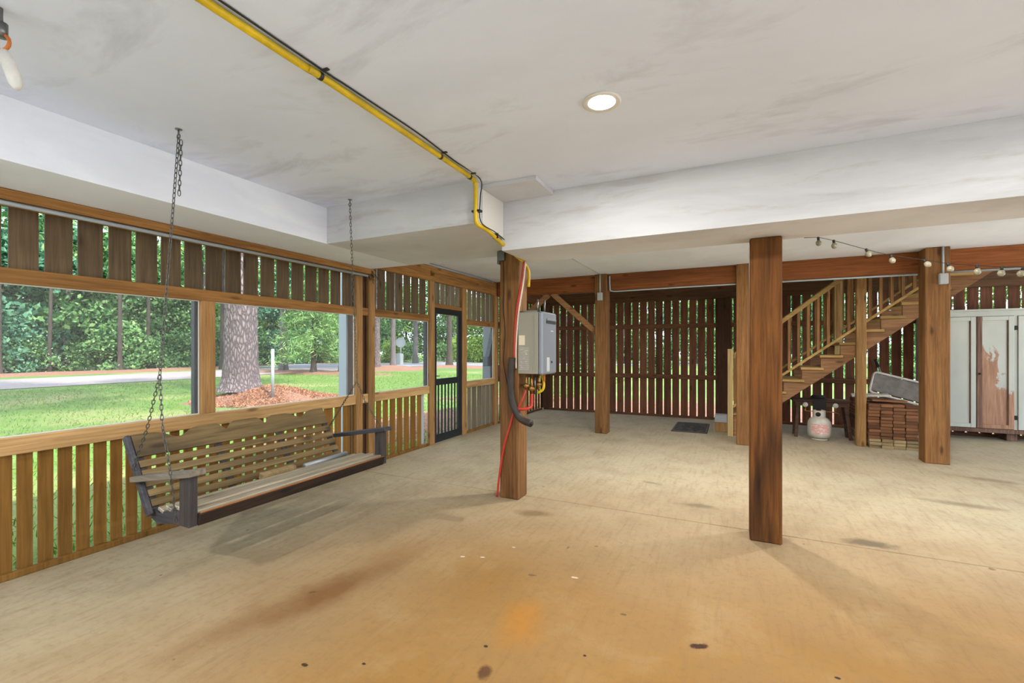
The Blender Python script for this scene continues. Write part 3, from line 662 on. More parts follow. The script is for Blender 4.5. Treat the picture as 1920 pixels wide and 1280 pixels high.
tag(MB().tube(smoothpts([(-1.925, 3.80, 2.25), (-1.918, 3.80, 2.0), (-1.925, 3.80, 1.8), (-1.905, 3.80, 1.55), (-1.922, 3.80, 1.3), (-1.90, 3.80, 1.15), (-1.86, 3.79, 1.0), (-1.845, 3.785, .93)], 6), .004, 6).build('black_cable', 'wire_black'), 'thin black cable stapled down the middle post', 'cable')
m = MB(); m.box(-1.972, -1.90, 3.775, 3.805, 2.225, 2.315, .004); m.box(-1.985, -1.962, 3.79, 3.90, 2.20, 2.32, .003)
tag(m.build('steel_bracket', 'steel'), 'steel bracket at the top of the middle post', 'bracket')

# ------------------------------------------------------------------ string lights
sl = thing('string_light', (1.6, 5.96, 2.63), 'string of clear globe bulbs hanging on a thin cord before the stairs', 'string lights')
bp = [(.868, 2.625), (1.009, 2.578), (1.294, 2.455), (1.5, 2.375), (1.765, 2.305), (1.95, 2.252), (2.168, 2.215), (2.346, 2.188), (2.493, 2.172), (2.70, 2.158), (2.95, 2.155)]
cord = [(.735, 5.96, 2.637)]+[(x, 5.96, z) for x, z in bp]+[(3.6, 5.96, 2.19), (4.6, 5.96, 2.34), (6.3, 5.96, 2.62)]
MB().tube(smoothpts(cord, 4), .0028, 5).build('cord', 'wire_black', sl)
bm_ = MB(); bm_.lathe((0, 0, 0), [(.001, -.092), (.016, -.088), (.027, -.072), (.029, -.058), (.023, -.040), (.013, -.030), (.001, -.028)], 14); bme = bm_.mesh('bulb'); bme.materials.append(MATS['bulb_glass'])
sm_ = MB(); sm_.lathe((0, 0, 0), [(.001, -.034), (.013, -.033), (.013, .002), (.008, .008), (.001, .009)], 10); sme = sm_.mesh('socket'); sme.materials.append(MATS['wire_black'])
for i, (x, z) in enumerate(bp):
    r_ = (random.uniform(-.25, .25), random.uniform(-.5, .35), 0); b = piece('bulb', bme, (x, 5.96, z), sl, r_)
    s_ = bpy.data.objects.new('socket', sme); COL.objects.link(s_); s_.parent = b

# ------------------------------------------------------------------ hanging tag in the corner
hk = thing('hanging_tag', (-2.37, .69, ZC), 'white tag hanging from an orange ring under the ceiling', 'tag')
MB().tube(smoothpts([(-2.395, .675, ZC), (-2.395, .675, 2.60), (-2.39, .678, 2.555)], 4), [.010]*9, 8).build('hook', 'steel', hk)
m = MB(); m.lathe((-2.392, .677, 2.555), [(.001, -.02), (.02, -.02), (.02, .03), (.001, .03)], 12); m.build('clamp', 'steel', hk)
m = MB(); m.tube([Vector((-2.388, .679, 2.515))+Vector((.9, .43, 0))*.028*math.cos(k*math.pi/8)+Vector((0, 0, .028))*math.sin(k*math.pi/8) for k in range(16)], .006, 8, closed=True); m.build('ring', 'orange_ring', hk)
m = MB(); dn = Vector((.05, .026, -.15)).normalized(); sd = Vector((.9, .43, .0)); sd = (sd-dn*sd.dot(dn)).normalized(); nn = dn.cross(sd)
P0 = Vector((-2.385, .681, 2.492))
prof = [(0, .010, .006), (.03, .022, .012), (.07, .026, .013), (.125, .026, .012), (.15, .017, .010), (.157, .010, .006)]
vs = []; 
for s_, w, h in prof:
    c_ = P0+dn*s_; vs += [c_+sd*w*math.cos(k*math.pi/5)+nn*h*math.sin(k*math.pi/5) for k in range(10)]
fs = [(i*10+k, i*10+(k+1) % 10, (i+1)*10+(k+1) % 10, (i+1)*10+k) for i in range(len(prof)-1) for k in range(10)]+[tuple(range(9, -1, -1)), tuple(range(50, 60))]
m.add(vs, fs, True); m.build('tag_body', 'tag_white', hk)

# ------------------------------------------------------------------ porch swing
sw = thing('porch_swing', (-3.0, 2.28, .40), 'weathered slatted wooden porch swing with scalloped back hanging by the screens', 'porch swing')
Y0, Y1 = 1.535, 3.035
for i, (x, z, tl_) in enumerate(((-2.745, .474, .10), (-2.832, .478, .02), (-2.919, .470, -.10), (-3.004, .452, -.2), (-3.085, .430, -.28))):
    MB().obox((x, (Y0+Y1)/2, z), (1, 0, -tl_*-1), (0, 1, 0), (-tl_, 0, 1), .0305, (Y1-Y0)/2, .011, .004).build('seat_slat', 'swing_seat', sw)
MB().obox((-2.702, (Y0+Y1)/2, .441), (1, 0, -.25), (0, 1, 0), (.25, 0, 1), .013, (Y1-Y0)/2+.005, .036, .004).build('apron', 'swing_apron', sw)
S0 = Vector((-3.145, 0, .425)); SD = Vector((-.255, 0, .425)).normalized(); SN = Vector((SD.z, 0, -SD.x))
def on_back(s, y, n=0.0): v = S0+SD*s+SN*n; return Vector((v.x, y, v.z))
YB0, YB1 = 1.525, 3.005
for i in range(5):
    s = .045+i*.064
    MB().obox(on_back(s, (YB0+YB1)/2), SN, (0, 1, 0), SD, .009, (YB1-YB0)/2, .0225, .003).build('back_slat', 'swing_slat', sw)
L = YB1-YB0; top = []
def sc_top(q):   # scalloped outline, q from 0 to 1 along the back
    qq = abs(q-.5)
    h = .500
    for c_, w, d in ((.105, .024, .058), (.325, .050, .055)): h -= d*math.exp(-((qq-c_)/w)**2)
    return h
poly = [(YB0, .349)]+[(YB0+L*k/80, sc_top(k/80)) for k in range(81)]+[(YB1, .349)]
m = MB(); m.prism(poly, -.009, .009, lambda p, t_: on_back(p[1], p[0], t_)); m.build('top_board', 'swing_slat', sw)
for y in (1.545, 2.03, 2.52, 2.985):
    MB().obox(on_back(.215, y, -.022), SN, (0, 1, 0), SD, .0125, .024, .24, .003).build('back_stile', 'swing_dark_upright', sw)
for y in (1.553, 2.03, 2.52, 3.015):   # shaped seat bearers
    pr = [(-2.715, .462), (-2.80, .467), (-2.90, .460), (-3.0, .440), (-3.10, .413), (-3.165, .43), (-3.185, .37), (-3.12, .345), (-2.95, .372), (-2.80, .385), (-2.715, .41)]
    m = MB(); m.prism(pr, y-.017, y+.017, lambda p, t_: Vector((p[0], t_, p[1]))); m.build('seat_bearer', 'swing_dark', sw)
for y in (1.508, 3.062):
    MB().bar((-3.27, y, .608), (-2.665, y, .712), .095, .034, ch=.004).build('arm', 'swing_arm' if y < 2 else 'swing_dark', sw)
    MB().box(-2.795, -2.705, y-.025, y+.025, .405, .686, .004).build('arm_post', 'swing_dark_upright', sw)
    if y < 2: MB().obox(on_back(.24, 1.508, -.012), SN, (0, 1, 0), SD, .022, .013, .262, .003).build('side_stile', 'swing_dark', sw)
ap = MB().obox((-2.6905, (Y0+Y1)/2, .4755), (1, 0, -.25), (0, 1, 0), (.25, 0, 1), .004, (Y1-Y0)/2, .006, .002).build('worn_edge', 'beam_wood_y', sw)
# loose things lying on the seat
tag(MB().obox((-3.055, 2.30, .478), (0, 1, .0), (1, 0, -.2), (.2, 0, 1), .14, .022, .022, .003).build('wood_offcut', 'grey_lumber', org=(-3.055, 2.30, .46)), 'short offcut of wood lying on the swing seat', 'wood offcut')
tag(MB().tube([(-3.04, 2.52, .474), (-3.06, 2.97, .478)], .020, 12).build('metal_tube', 'pole_metal', org=(-3.04, 2.7, .46)), 'pale metal tube lying along the swing seat', 'tube')

# chains
LK = .036
lm = MB(); a_ = .0062; b_ = .0135
ring = []
for k in range(12):
    t_ = 2*math.pi*k/12; ring.append((a_*math.cos(t_)*1.1, 0, b_*math.sin(t_)+(.0045 if math.sin(t_) > 0 else -.0045 if math.sin(t_) < 0 else 0)))
lm.tube(ring, .0024, 5, closed=True); link_me = lm.mesh('link'); link_me.materials.append(MATS['chain_steel'])
def chain_line(pts, par, step=.0285):
    pts = [Vector(p) for p in pts]; k = 0
    for i in range(len(pts)-1):
        d = pts[i+1]-pts[i]; n = max(1, round(d.length/step)); q = d.normalized().to_track_quat('Z', 'Y')
        for j in range(n):
            p = pts[i]+d*((j+.5)/n); r = q @ Matrix.Rotation(math.pi/2*(k % 2)+.4, 4, 'Z').to_quaternion(); k += 1
            o = piece('link', link_me, p, par); o.rotation_euler = r.to_euler()
def hookeye(x, y, par):
    m = MB(); m.tube([(x, y, ZC), (x, y, ZC-.03)], .005, 8); m.tube([(x+.013*math.cos(k*math.pi/6), y, ZC-.042+.013*math.sin(k*math.pi/6)) for k in range(12)], .004, 6, closed=True); m.build('eye_bolt', 'steel', par)
    MB().lathe((x, y, ZC), [(.018, -.003), (.018, -.0003), (.001, -.0003), (.001, -.003)], 12).build('washer', 'steel', par)
cl = thing('swing_chain', (-2.806, 1.487, ZC), 'chain holding the near armrest end of the porch swing', 'chain', 'porch swing chains')
hookeye(-2.806, 1.487, cl)
chain_line([(-2.806, 1.487, 2.59), (-2.87, 1.425, 1.254)], cl); chain_line([(-2.800, 1.497, 2.58), (-2.815, 1.494, 2.27)], cl)
chain_line([(-2.87, 1.425, 1.254), (-2.82, 1.412, .981), (-2.795, 1.438, .73), (-2.80, 1.470, .43)], cl); chain_line([(-2.87, 1.425, 1.254), (-3.06, 1.455, .94), (-3.285, 1.487, .665)], cl)
cr = thing('swing_chain', (-2.848, 2.806, ZC), 'chain holding the far armrest end of the porch swing', 'chain', 'porch swing chains')
hookeye(-2.848, 2.806, cr)
chain_line([(-2.848, 2.806, 2.59), (-2.83, 2.868, 1.13)], cr)
chain_line([(-2.83, 2.868, 1.13), (-2.80, 2.93, .952), (-2.765, 3.075, .725)], cr); chain_line([(-2.83, 2.868, 1.13), (-3.05, 2.95, .95), (-3.30, 3.01, .70)], cr)

# ------------------------------------------------------------------ staircase
stc = thing('staircase', (.0, 8.6, 0), 'open wooden staircase with balusters rising to the right', 'staircase')
YS, YF = 8.15, 9.15; SLP = .777
RISE = .187; RUN = RISE/SLP; SX0 = -.223
def sz(x): return .565+(x-.722)*SLP     # underside of the stringer
for y in (YS, YF):
    poly = [(.018, 0.0)]
    for i in range(2, 15):
        poly += [(SX0+RUN*(i-1), RISE*i-.039), (SX0+RUN*i, RISE*i-.039)]
    poly = [p for p in poly if p[1] < 2.60]; poly += [(poly[-1][0], ZC-.01), (3.38, ZC-.01), (3.38, sz(3.38)), (.10, sz(.10)), (.10, .0)]
    m = MB(); m.prism(poly, y, y+.04, lambda p, t_: Vector((p[0], t_, p[1]))); m.build('stringer', 'stair_wood', stc)
for i in range(2, 15):
    z = RISE*i; x = SX0+RUN*(i-1)
    if z > 2.55: break
    MB().box(x-.02, x+RUN+.03, YS-.035, YF-.002, z-.038, z, .004).build('tread', 'stair_rail', stc)
def shoe(x): return 1.003+(x-.722)*.767
def hand(x): return 1.83+(x-.722)*.806
for y in (YS-.04, YF+.045):
    for nm, fn, h, xb in (('shoe_rail', shoe, .035, 2.78), ('handrail', hand, .06, 1.66)):
        m = MB(); m.bar((.03, y, fn(.03)), (xb, y, fn(xb)), .04, h, ch=.003); m.build(nm, 'stair_rail', stc)
bx_ = [.06+.1245*i for i in range(23)]
for y in (YS-.04, YF+.045):
    for x in bx_:
        zt = min(hand(x)-.03, ZC-.03)
        MB().box(x-.018, x+.018, y-.018, y+.018, shoe(x)+.018, zt).build('baluster', 'baluster_wood', stc)
MB().box(-.045, .035, YS-.085, YS-.002, 0, 1.40, .005).build('newel_post', 'pale_stud', stc)
MB().box(1.635, 1.752, YS-.10, YS-.002, 0, ZC-.002, .006).build('support_post', 'stud_wood', stc)
MB().box(1.55, 1.66, YF-.06, YF-.003, RISE*7, ZC-.002, .006).build('support_post', 'pale_stud', stc)

# ------------------------------------------------------------------ under the stairs
r = thing('propane_tank', (1.232, 8.36, 0), 'white propane tank with red print under the stairs', 'propane tank')
MB().lathe((1.232, 8.36, 0), [(.001, .045), (.08, .03), (.13, .045), (.152, .085), (.156, .13), (.156, .23), (.150, .28), (.125, .325), (.085, .35), (.03, .358), (.001, .36)], 36).build('body', 'tank_white', r)
MB().tube([(1.232+.095*math.cos(k*math.pi/12), 8.36+.095*math.sin(k*math.pi/12), .016) for k in range(24)], .016, 8, closed=True).build('foot_ring', 'tank_white', r)
m = MB(); vs = []; N = 30
for k in range(N+1):
    t_ = math.radians(115+310*k/N) 
    for rr_, z in ((.082, .335), (.082, .455), (.078, .455), (.078, .335)): vs.append((1.232+rr_*math.cos(t_), 8.36+rr_*math.sin(t_), z))
fs = [(k*4+a, k*4+(a+1) % 4, k*4+4+(a+1) % 4, k*4+4+a) for k in range(N) for a in range(4)]+[(0, 1, 2, 3), (N*4+3, N*4+2, N*4+1, N*4)]
m.add(vs, fs); col_ = m.build('collar', 'tank_white', r)
m = MB(); m.lathe((1.205, 8.279, .40), [(.001, -.003), (.034, -.003), (.034, .004), (.001, .004)], 16, 'Y'); m.build('hand_hole', 'black_rubber', col_)
MB().lathe((1.232, 8.36, 0), [(.001, .355), (.022, .355), (.022, .40), (.035, .405), (.035, .43), (.001, .43)], 12).build('valve', 'brass', r)
m = MB(); vs = []
for k in range(15):
    t_ = math.radians(222+88*k/14)
    for z in (.11, .255): vs.append((1.232+.1575*math.cos(t_), 8.36+.1575*math.sin(t_), z))
m.add(vs, [(2*k, 2*k+2, 2*k+3, 2*k+1) for k in range(14)], True); m.build('label', 'tank_label', r)
r = thing('low_bench', (1.27, 8.62, 0), 'dark low wooden bench with splayed legs behind the propane tank', 'bench')
MB().box(.89, 1.665, 8.50, 8.76, .565, .605, .006).build('top', 'bench_wood', r)
MB().box(.93, 1.625, 8.515, 8.535, .50, .564, .003).build('apron', 'bench_wood', r)
for x, dx in ((.97, -.03), (1.59, .07)):
    for y, dy in ((8.54, -.04), (8.72, .04)): MB().bar((x, y, .564), (x+dx, y+dy, .0), .045, .045, up=(0, 1, 0), ch=.003).build('leg', 'bench_wood', r)
r = thing('gas_manifold', (1.27, 8.40, .44), 'thin gas pipe with two round knobs hanging above the propane tank', 'gas manifold')
MB().tube(smoothpts([(1.06, 8.46, .455), (1.075, 8.45, .425), (1.25, 8.44, .43), (1.42, 8.44, .425), (1.50, 8.44, .40), (1.49, 8.46, .37)], 5), .007, 8).build('pipe', 'brass', r)
for x in (1.06, 1.455):
    MB().lathe((x, 8.45, .525), [(.001, -.02), (.036, -.018), (.038, .0), (.02, .012), (.001, .014)], 16, 'Y').build('knob', 'white_plastic', r)
    MB().tube([(x, 8.455, .50), (x+.01, 8.455, .432)], .008, 8).build('stem', 'brass', r)
r = thing('burner_cover', (1.27, 8.62, .606), 'black burner bracket standing in the middle of the low bench', 'burner')
m = MB(); m.box(1.15, 1.36, 8.52, 8.74, .606, .62, .003); m.build('plate', 'black_rubber', r)
m = MB(); m.lathe((1.255, 8.63, .62), [(.09, 0), (.10, .02), (.08, .045), (.001, .05), (.001, 0)], 18); m.build('burner', 'black_rubber', r)
m = MB(); m.box(1.17, 1.34, 8.488, 8.498, .45, .60, .003); m.build('front_plate', 'black_rubber', r)

# lumber stack: four columns of board ends
cols = ['left', 'second', 'third', 'right']; ords = ['bottom', 'second', 'third', 'fourth', 'fifth', 'sixth', 'seventh', 'eighth', 'ninth', 'tenth', 'eleventh', 'twelfth', 'thirteenth', 'fourteenth']
rl = random.Random(12)
for ci in range(4):
    for k in range(14):
        x0 = 1.765+ci*.1385+rl.uniform(-.004, .004)+(.012 if k < 3 else 0); z0 = k*.0445; y0 = 8.0+rl.uniform(-.015, .02)
        o = MB().box(x0, x0+.132, y0, y0+1.15, z0+.0005, z0+.0435-rl.uniform(0, .003), .003).build('lumber_board', 'grey_lumber' if k < 3 else 'lumber', org=(x0+.066, y0+.5, z0))
        place = ('bottom board' if k == 0 else 'top board' if k == 13 else ords[k]+' board up')
        tag(o, '%s in the %s column of the stacked brown lumber' % (place, cols[ci]), 'board', 'stacked lumber boards')
ZT = 14*.0445
def loose(c, yaw, tilt, hx, hy, hz, mat, name, label, cat):
    R_ = Matrix.Rotation(yaw, 3, 'Z') @ Matrix.Rotation(tilt, 3, 'Y')
    o = MB().obox(c, R_ @ Vector((1, 0, 0)), R_ @ Vector((0, 1, 0)), R_ @ Vector((0, 0, 1)), hx, hy, hz, .002).build(name, mat, org=c); tag(o, label, cat)
loose((2.02, 8.22, ZT+.036), .1, .03, .20, .10, .012, 'lumber', 'loose_board', 'loose brown board lying askew on top of the lumber stack', 'board')
loose((1.86, 8.36, ZT+.095), -.15, -.05, .22, .16, .012, 'white_plastic', 'foam_sheet', 'pale flat sheet lying on the lumber stack', 'sheet')
loose((2.10, 8.44, ZT+.012), .35, 0, .22, .06, .011, 'grey_lumber', 'loose_board', 'greyish loose board under the pale sheet on the lumber stack', 'board')
# white folding table on its side, leaning on the stack
r = thing('folding_table', (2.2, 8.75, ZT), 'white rimmed folding table tipped on its side over the lumber', 'folding table')
ux = Vector((.96, 0, -.27)).normalized(); uz = Vector((.20, .35, .90)); uz = (uz-ux*uz.dot(ux)).normalized(); un = ux.cross(uz); T0 = Vector((2.30, 8.72, .80))
def TP(a, b, n): return T0+ux*a+uz*b+un*n
m = MB(); m.obox(TP(0, 0, .012), ux, uz, un, .34, .14, .006, .003); m.build('panel', 'table_grey', r)
m = MB(); pts = []
for cx, cy, a0 in ((.30, .12, 0), (-.30, .12, 90), (-.30, -.12, 180), (.30, -.12, 270)):
    pts += [TP(cx+.05*math.cos(math.radians(a0+q)), cy+.05*math.sin(math.radians(a0+q)), 0) for q in (0, 30, 60, 90)]
m.tube(pts, .018, 8, closed=True); m.build('rim', 'white_plastic', r)
m = MB(); m.tube([TP(-.22, -.09, -.012), TP(-.22, .07, -.012), TP(.20, .07, -.012), TP(.20, -.09, -.012)], .010, 8); m.build('leg_frame', 'dark_mesh', r)
r = thing('broom', (2.30, 9.6, 0), 'thin handled tool with dark head leaning on the far wall', 'broom')
MB().tube([(2.56, 9.50, .02), (2.285, 9.74, 1.10)], .013, 8).build('handle', 'box_grey', r)
MB().bar((2.285, 9.745, 1.09), (2.245, 9.77, 1.22), .03, .05, up=(0, 1, 0), ch=.004).build('head', 'black_rubber', r)
# block and box at the foot of the wall post
tag(MB().box(-.235, -.055, 8.43, 8.62, 0, .155, .006).build('wood_block', 'stud_wood', org=(-.145, 8.52, 0)), 'wooden block on the floor beside the stair newel', 'block')
tag(MB().box(-.245, -.05, 8.42, 8.63, .156, .285, .01).build('utility_box', 'box_grey', org=(-.147, 8.52, .156)), 'pale grey box standing on the wooden block', 'box')
# door mat
r = thing('door_mat', (-.63, 8.66, 0), 'black scrollwork rubber door mat before the dark slat wall', 'door mat')
MB().box(-.92, -.35, 8.14, 9.18, 0, .008, .003).build('base', 'black_rubber', r)
plain('mat_scroll', (92, 82, 70), .7); k_ = 0
for iy in range(5):
    for ix in range(3):
        cx, cy = -.82+ix*.185, 8.27+iy*.195; s_ = -1 if (ix+iy) % 2 else 1
        MB().tube([(cx+s_*(.02+.0105*a)*math.cos(a*.75)*.85, cy+(.02+.0105*a)*math.sin(a*.75)*.95, .0095) for a in [q*.5 for q in range(15)]], .006, 5).build('scroll', 'mat_scroll', r)
for a, b, c_, d in ((-.91, -.36, 8.15, 8.17), (-.91, -.36, 9.15, 9.17), (-.91, -.89, 8.17, 9.15), (-.38, -.36, 8.17, 9.15)): MB().box(a, b, c_, d, .008, .014).build('border', 'mat_scroll', r)

# ------------------------------------------------------------------ cabinet
cb = thing('painted_cabinet', (3.9, 9.6, .14), 'old white cabinet with peeling paint against the far wall', 'cabinet')
CX0, CX1, CY0, CY1, CZ0, CZ1 = 2.80, 4.96, 9.40, 9.80, .150, 2.01
MB().box(CX0, CX0+.022, CY0+.022, CY1, CZ0, CZ1-.03).build('side_panel', 'cabinet_paint', cb); MB().box(CX1-.022, CX1, CY0+.022, CY1, CZ0, CZ1-.03).build('side_panel', 'cabinet_paint', cb)
MB().box(CX0, CX1, CY1-.012, CY1, CZ0, CZ1-.03).build('back_panel', 'cabinet_bare', cb)
MB().box(CX0, CX1, CY0+.03, CY1-.013, CZ0, CZ0+.022).build('bottom_panel', 'cabinet_bare', cb)
MB().box(CX0-.02, CX1+.02, CY0-.015, CY1, CZ1-.029, CZ1, .004).build('top', 'cabinet_paint', cb)
MB().box(CX0, CX1, CY0+.004, CY0+.022, CZ1-.11, CZ1-.030).build('top_rail', 'cabinet_paint', cb)
MB().box(CX0, CX1, CY0+.004, CY0+.022, CZ0-.03, CZ0+.035, .003).build('bottom_rail', 'cabinet_bare', cb)
doors = [(2.805, 3.405), (3.41, 3.83), (3.87, 4.40), (4.405, 4.955)]
MB().box(3.832, 3.868, CY0+.004, CY0+.022, CZ0+.035, CZ1-.11).build('stile', 'cabinet_paint', cb)
for i, (a, b) in enumerate(doors):
    mt = 'cabinet_worn' if i == 1 else 'cabinet_paint'; z0, z1 = CZ0+.04, CZ1-.115; s_ = .06
    d_ = MB().box(a+.003, b-.003, CY0+.004, CY0+.016, z0, z1).build('door', mt, cb)
    MB().box(a+.003, a+.003+s_, CY0-.014, CY0+.004, z0, z1, .003).build('door_stile', 'cabinet_bare' if i == 1 else mt, d_)
    MB().box(b-.003-s_, b-.003, CY0-.014, CY0+.004, z0, z1, .003).build('door_stile', mt, d_)
    for q0, q1 in ((z0, z0+s_), (z1-s_, z1)): MB().box(a+.003+s_, b-.003-s_, CY0-.014, CY0+.004, q0, q1, .003).build('door_rail', mt, d_)
    MB().box(b-.003-s_-.012, b-.003-s_, CY0-.006, CY0+.004, z0+s_, z1-s_).build('bead', 'cabinet_bare', d_)
    if i == 1: MB().lathe((a+.03, CY0-.014, 1.02), [(.001, -.026), (.014, -.024), (.016, -.012), (.007, -.006), (.007, 0), (.001, 0)], 12, 'Y').build('knob', 'black_rubber', d_)
for z in (.37, 1.72): MB().box(3.835, 3.865, CY0-.008, CY0+.004, z-.035, z+.03, .002).build('hinge', 'black_rubber', cb)
for x in (2.9, 3.85, 4.8): MB().box(x-.06, x+.06, CY1-.30, CY1-.02, 0, CZ0-.001, .004).build('foot_block', 'cabinet_bare', cb)

# ------------------------------------------------------------------ things outside the screens
def xpost(name, x0, x1, y0, y1, z0, z1, mat, label, cat):
    tag(MB().box(x0, x1, y0, y1, z0, z1, .006).build(name, mat, org=((x0+x1)/2, (y0+y1)/2, z0)), label, cat)
xpost('porch_column', -4.60, -4.46, 4.335, 4.475, -.16, 2.63, 'white_vinyl', 'white square column outside the screens before the double stud', 'column')
xpost('downspout', -4.08, -4.01, 5.292, 5.372, -.15, .76, 'white_vinyl', 'white downspout end behind the pickets beside the screen door', 'downspout')
r = thing('electric_meter', (-4.25, 7.75, .8), 'grey electric meter boxes outside the small screened opening', 'meter box')
MB().box(-4.30, -4.12, 7.62, 7.92, 1.15, 2.1, .01).build('cover', 'ext_grey', r)
MB().bar((-4.10, 7.68, 1.80), (-4.10, 7.42, 1.18), .05, .09, up=(1, 0, 0), ch=.006).build('conduit', 'ext_dark_grey', r)
MB().box(-4.16, -4.05, 7.36, 7.56, 1.08, 1.26, .01).build('meter_hood', 'ext_dark_grey', r)
MB().box(-4.30, -4.12, 7.60, 7.98, .80, 1.09, .01).build('meter_box', 'ext_grey', r)
MB().box(-4.30, -4.0, 7.56, 7.60, -.15, .80).build('stand', 'ext_dark_grey', r)
zs = .02; tag(MB().tube([(-11.86, 8.75, -.15), (-11.86, 8.75, 1.40)], .045, 12).build('metal_stake', 'pole_metal', org=(-11.86, 8.75, -.15)), 'grey metal pole standing in the pine straw mound', 'pole')
r = thing('road_sign', (-29.8, 36.1, -.15), 'round sign seen from behind on a pole across the street', 'road sign')
MB().tube([(-29.8, 36.1, -.15), (-29.8, 36.1, 2.5)], .05, 8).build('pole', 'pole_metal', r)
m = MB(); nrm = Vector((.64, -.77, 0)); sd = Vector((.77, .64, 0)); cc = Vector((-29.77, 36.06, 2.05))
vs = [cc+nrm*n_+sd*.52*math.cos((k+.5)*math.pi/4)+Vector((0, 0, .52))*math.sin((k+.5)*math.pi/4) for n_ in (0, .03) for k in range(8)]
m.add(vs, [tuple(range(7, -1, -1)), tuple(range(8, 16))]+[(k, (k+1) % 8, 8+(k+1) % 8, 8+k) for k in range(8)]); m.build('plate', 'sign_back', r)
tag(MB().box(-29.9, -29.2, 35.3, 35.8, -.15, .95, .03).build('utility_cabinet', 'sign_back', org=(-29.5, 35.5, -.15)), 'pale utility cabinet at the foot of the round sign', 'cabinet')

# ------------------------------------------------------------------ trees
def trunk_mesh(name, r0, r1, h, seed, plates=False, n=14, seg=16, mat='bark_grey', lean=(0, 0)):
    m = MB(); N = n*4 if plates else n; S = seg*6 if plates else seg; vs = []
    for i in range(S+1):
        q = i/S; z = q*h; r_ = r0+(r1-r0)*q; fl_ = 1+.45*math.exp(-z/.28)
        for k in range(N):
            t_ = 2*math.pi*k/N; d = 1+.05*mn.noise(Vector((math.cos(t_)*2, math.sin(t_)*2, z*.6+seed)))
            if plates:
                v = mn.voronoi(Vector((math.cos(t_)*3.4, math.sin(t_)*3.4, z*2.6+seed)))[0]; d += .075*min(1.0, (v[1]-v[0])*2.4)
            vs.append((r_*fl_*d*math.cos(t_)+lean[0]*q, r_*fl_*d*math.sin(t_)+lean[1]*q, z))
    fs = [(i*N+k, i*N+(k+1) % N, (i+1)*N+(k+1) % N, (i+1)*N+k) for i in range(S) for k in range(N)]
    m.add(vs, fs, True); me = m.mesh(name); me.materials.append(MATS[mat]); return me
def leaf_mesh(name, n, mat, size, fn, seed, aspect=.6, droop=0.0):
    rg = np.random.default_rng(seed); c = fn(rg, n); n = len(c)
    u = rg.normal(size=(n, 3)); u[:, 2] -= droop; u /= np.linalg.norm(u, axis=1)[:, None]
    w = rg.normal(size=(n, 3)); w -= u*np.sum(u*w, 1)[:, None]; w /= np.linalg.norm(w, axis=1)[:, None]
    s = size*rg.uniform(.6, 1.3, (n, 1))
    V = np.stack([c-u*s, c+w*s*aspect, c+u*s, c-w*s*aspect], 1).reshape(-1, 3)
    me = bpy.data.meshes.new(name); me.vertices.add(4*n); me.vertices.foreach_set('co', V.astype(np.float32).ravel())
    me.loops.add(4*n); me.loops.foreach_set('vertex_index', np.arange(4*n, dtype=np.int32))
    me.polygons.add(n); me.polygons.foreach_set('loop_start', np.arange(0, 4*n, 4, dtype=np.int32)); me.update(calc_edges=True); me.materials.append(MATS[mat]); return me
def crown(z0, z1, r, k, spread, flat=.6):
    def fn(rg, n):
        q = rg.uniform(0, 1, k); zc = z0+(z1-z0)*q; rad = r*np.sqrt(np.clip(1-((q-.42)/.62)**2, .08, 1))*rg.uniform(.35, 1, k); t_ = rg.uniform(0, 6.283, k)
        cc = np.stack([rad*np.cos(t_), rad*np.sin(t_), zc], 1); i = rg.integers(0, k, n)
        return cc[i]+rg.normal(size=(n, 3))*spread*np.array([1, 1, flat])
    return fn
def bushy(h, r, k, spread):
    def fn(rg, n):
        t_ = rg.uniform(0, 6.283, k); q = rg.uniform(0, 1, k)**.8; rad = r*np.sqrt(1-q*.85)*rg.uniform(.2, 1, k)
        cc = np.stack([rad*np.cos(t_), rad*np.sin(t_), q*h], 1); i = rg.integers(0, k, n); p = cc[i]+rg.normal(size=(n, 3))*spread; p[:, 2] = np.abs(p[:, 2]); return p
    return fn
TREE = [leaf_mesh('foliage', 6500, mt, .19, crown(1.2, 12, 4.0, 70, .55), 20+i) for i, mt in enumerate(('leaf_green', 'leaf_green', 'leaf_blue', 'leaf_yellow'))]
BUSH = [leaf_mesh('foliage', 6500, mt, .15, bushy(3.6, 2.6, 60, .38), 40+i) for i, mt in enumerate(('leaf_green', 'leaf_blue', 'leaf_yellow', 'leaf_green'))]
def conifer_fn(rg, n):
    k = 90; q = rg.uniform(0, 1, k); t_ = rg.uniform(0, 6.283, k); L_ = 2.9*(1-q*.75); i = rg.integers(0, k, n); s = rg.uniform(.15, 1, n)
    rad = L_[i]*s; z = .9+q[i]*6.0+.5*s-.9*s*s
    return np.stack([rad*np.cos(t_[i]), rad*np.sin(t_[i]), z], 1)+rg.normal(size=(n, 3))*.17
CONI = leaf_mesh('foliage', 14000, 'needle', .17, conifer_fn, 77, .16, .3)
PCROWN = [leaf_mesh('foliage', 7000, 'needle', .24, crown(8.5, 15, 4.6, 60, .6), 90+i, .2, .2) for i in range(2)]
TRK = [trunk_mesh('trunk', .22, .10, 12, s_, mat=mt, lean=ln) for s_, mt, ln in ((1, 'bark_dark', (.3, .1)), (2, 'bark_grey', (-.2, .3)), (3, 'bark_dark', (0, -.4)))]
def tree(name, x, y, fol, trk, label, group, sc=1.0, rz=0.0, z=-.16, tsc=None):
    r = thing(name, (x, y, z), label, 'tree' if 'bush' not in name else 'bush', group); r.rotation_euler = (0, 0, rz); r.scale = (sc, sc, sc)
    if fol is not None: f_ = bpy.data.objects.new('foliage', fol); COL.objects.link(f_); f_.parent = r
    if trk is not None:
        t_ = bpy.data.objects.new('trunk', trk); COL.objects.link(t_); t_.parent = r
        if tsc: t_.scale = tsc
    return r
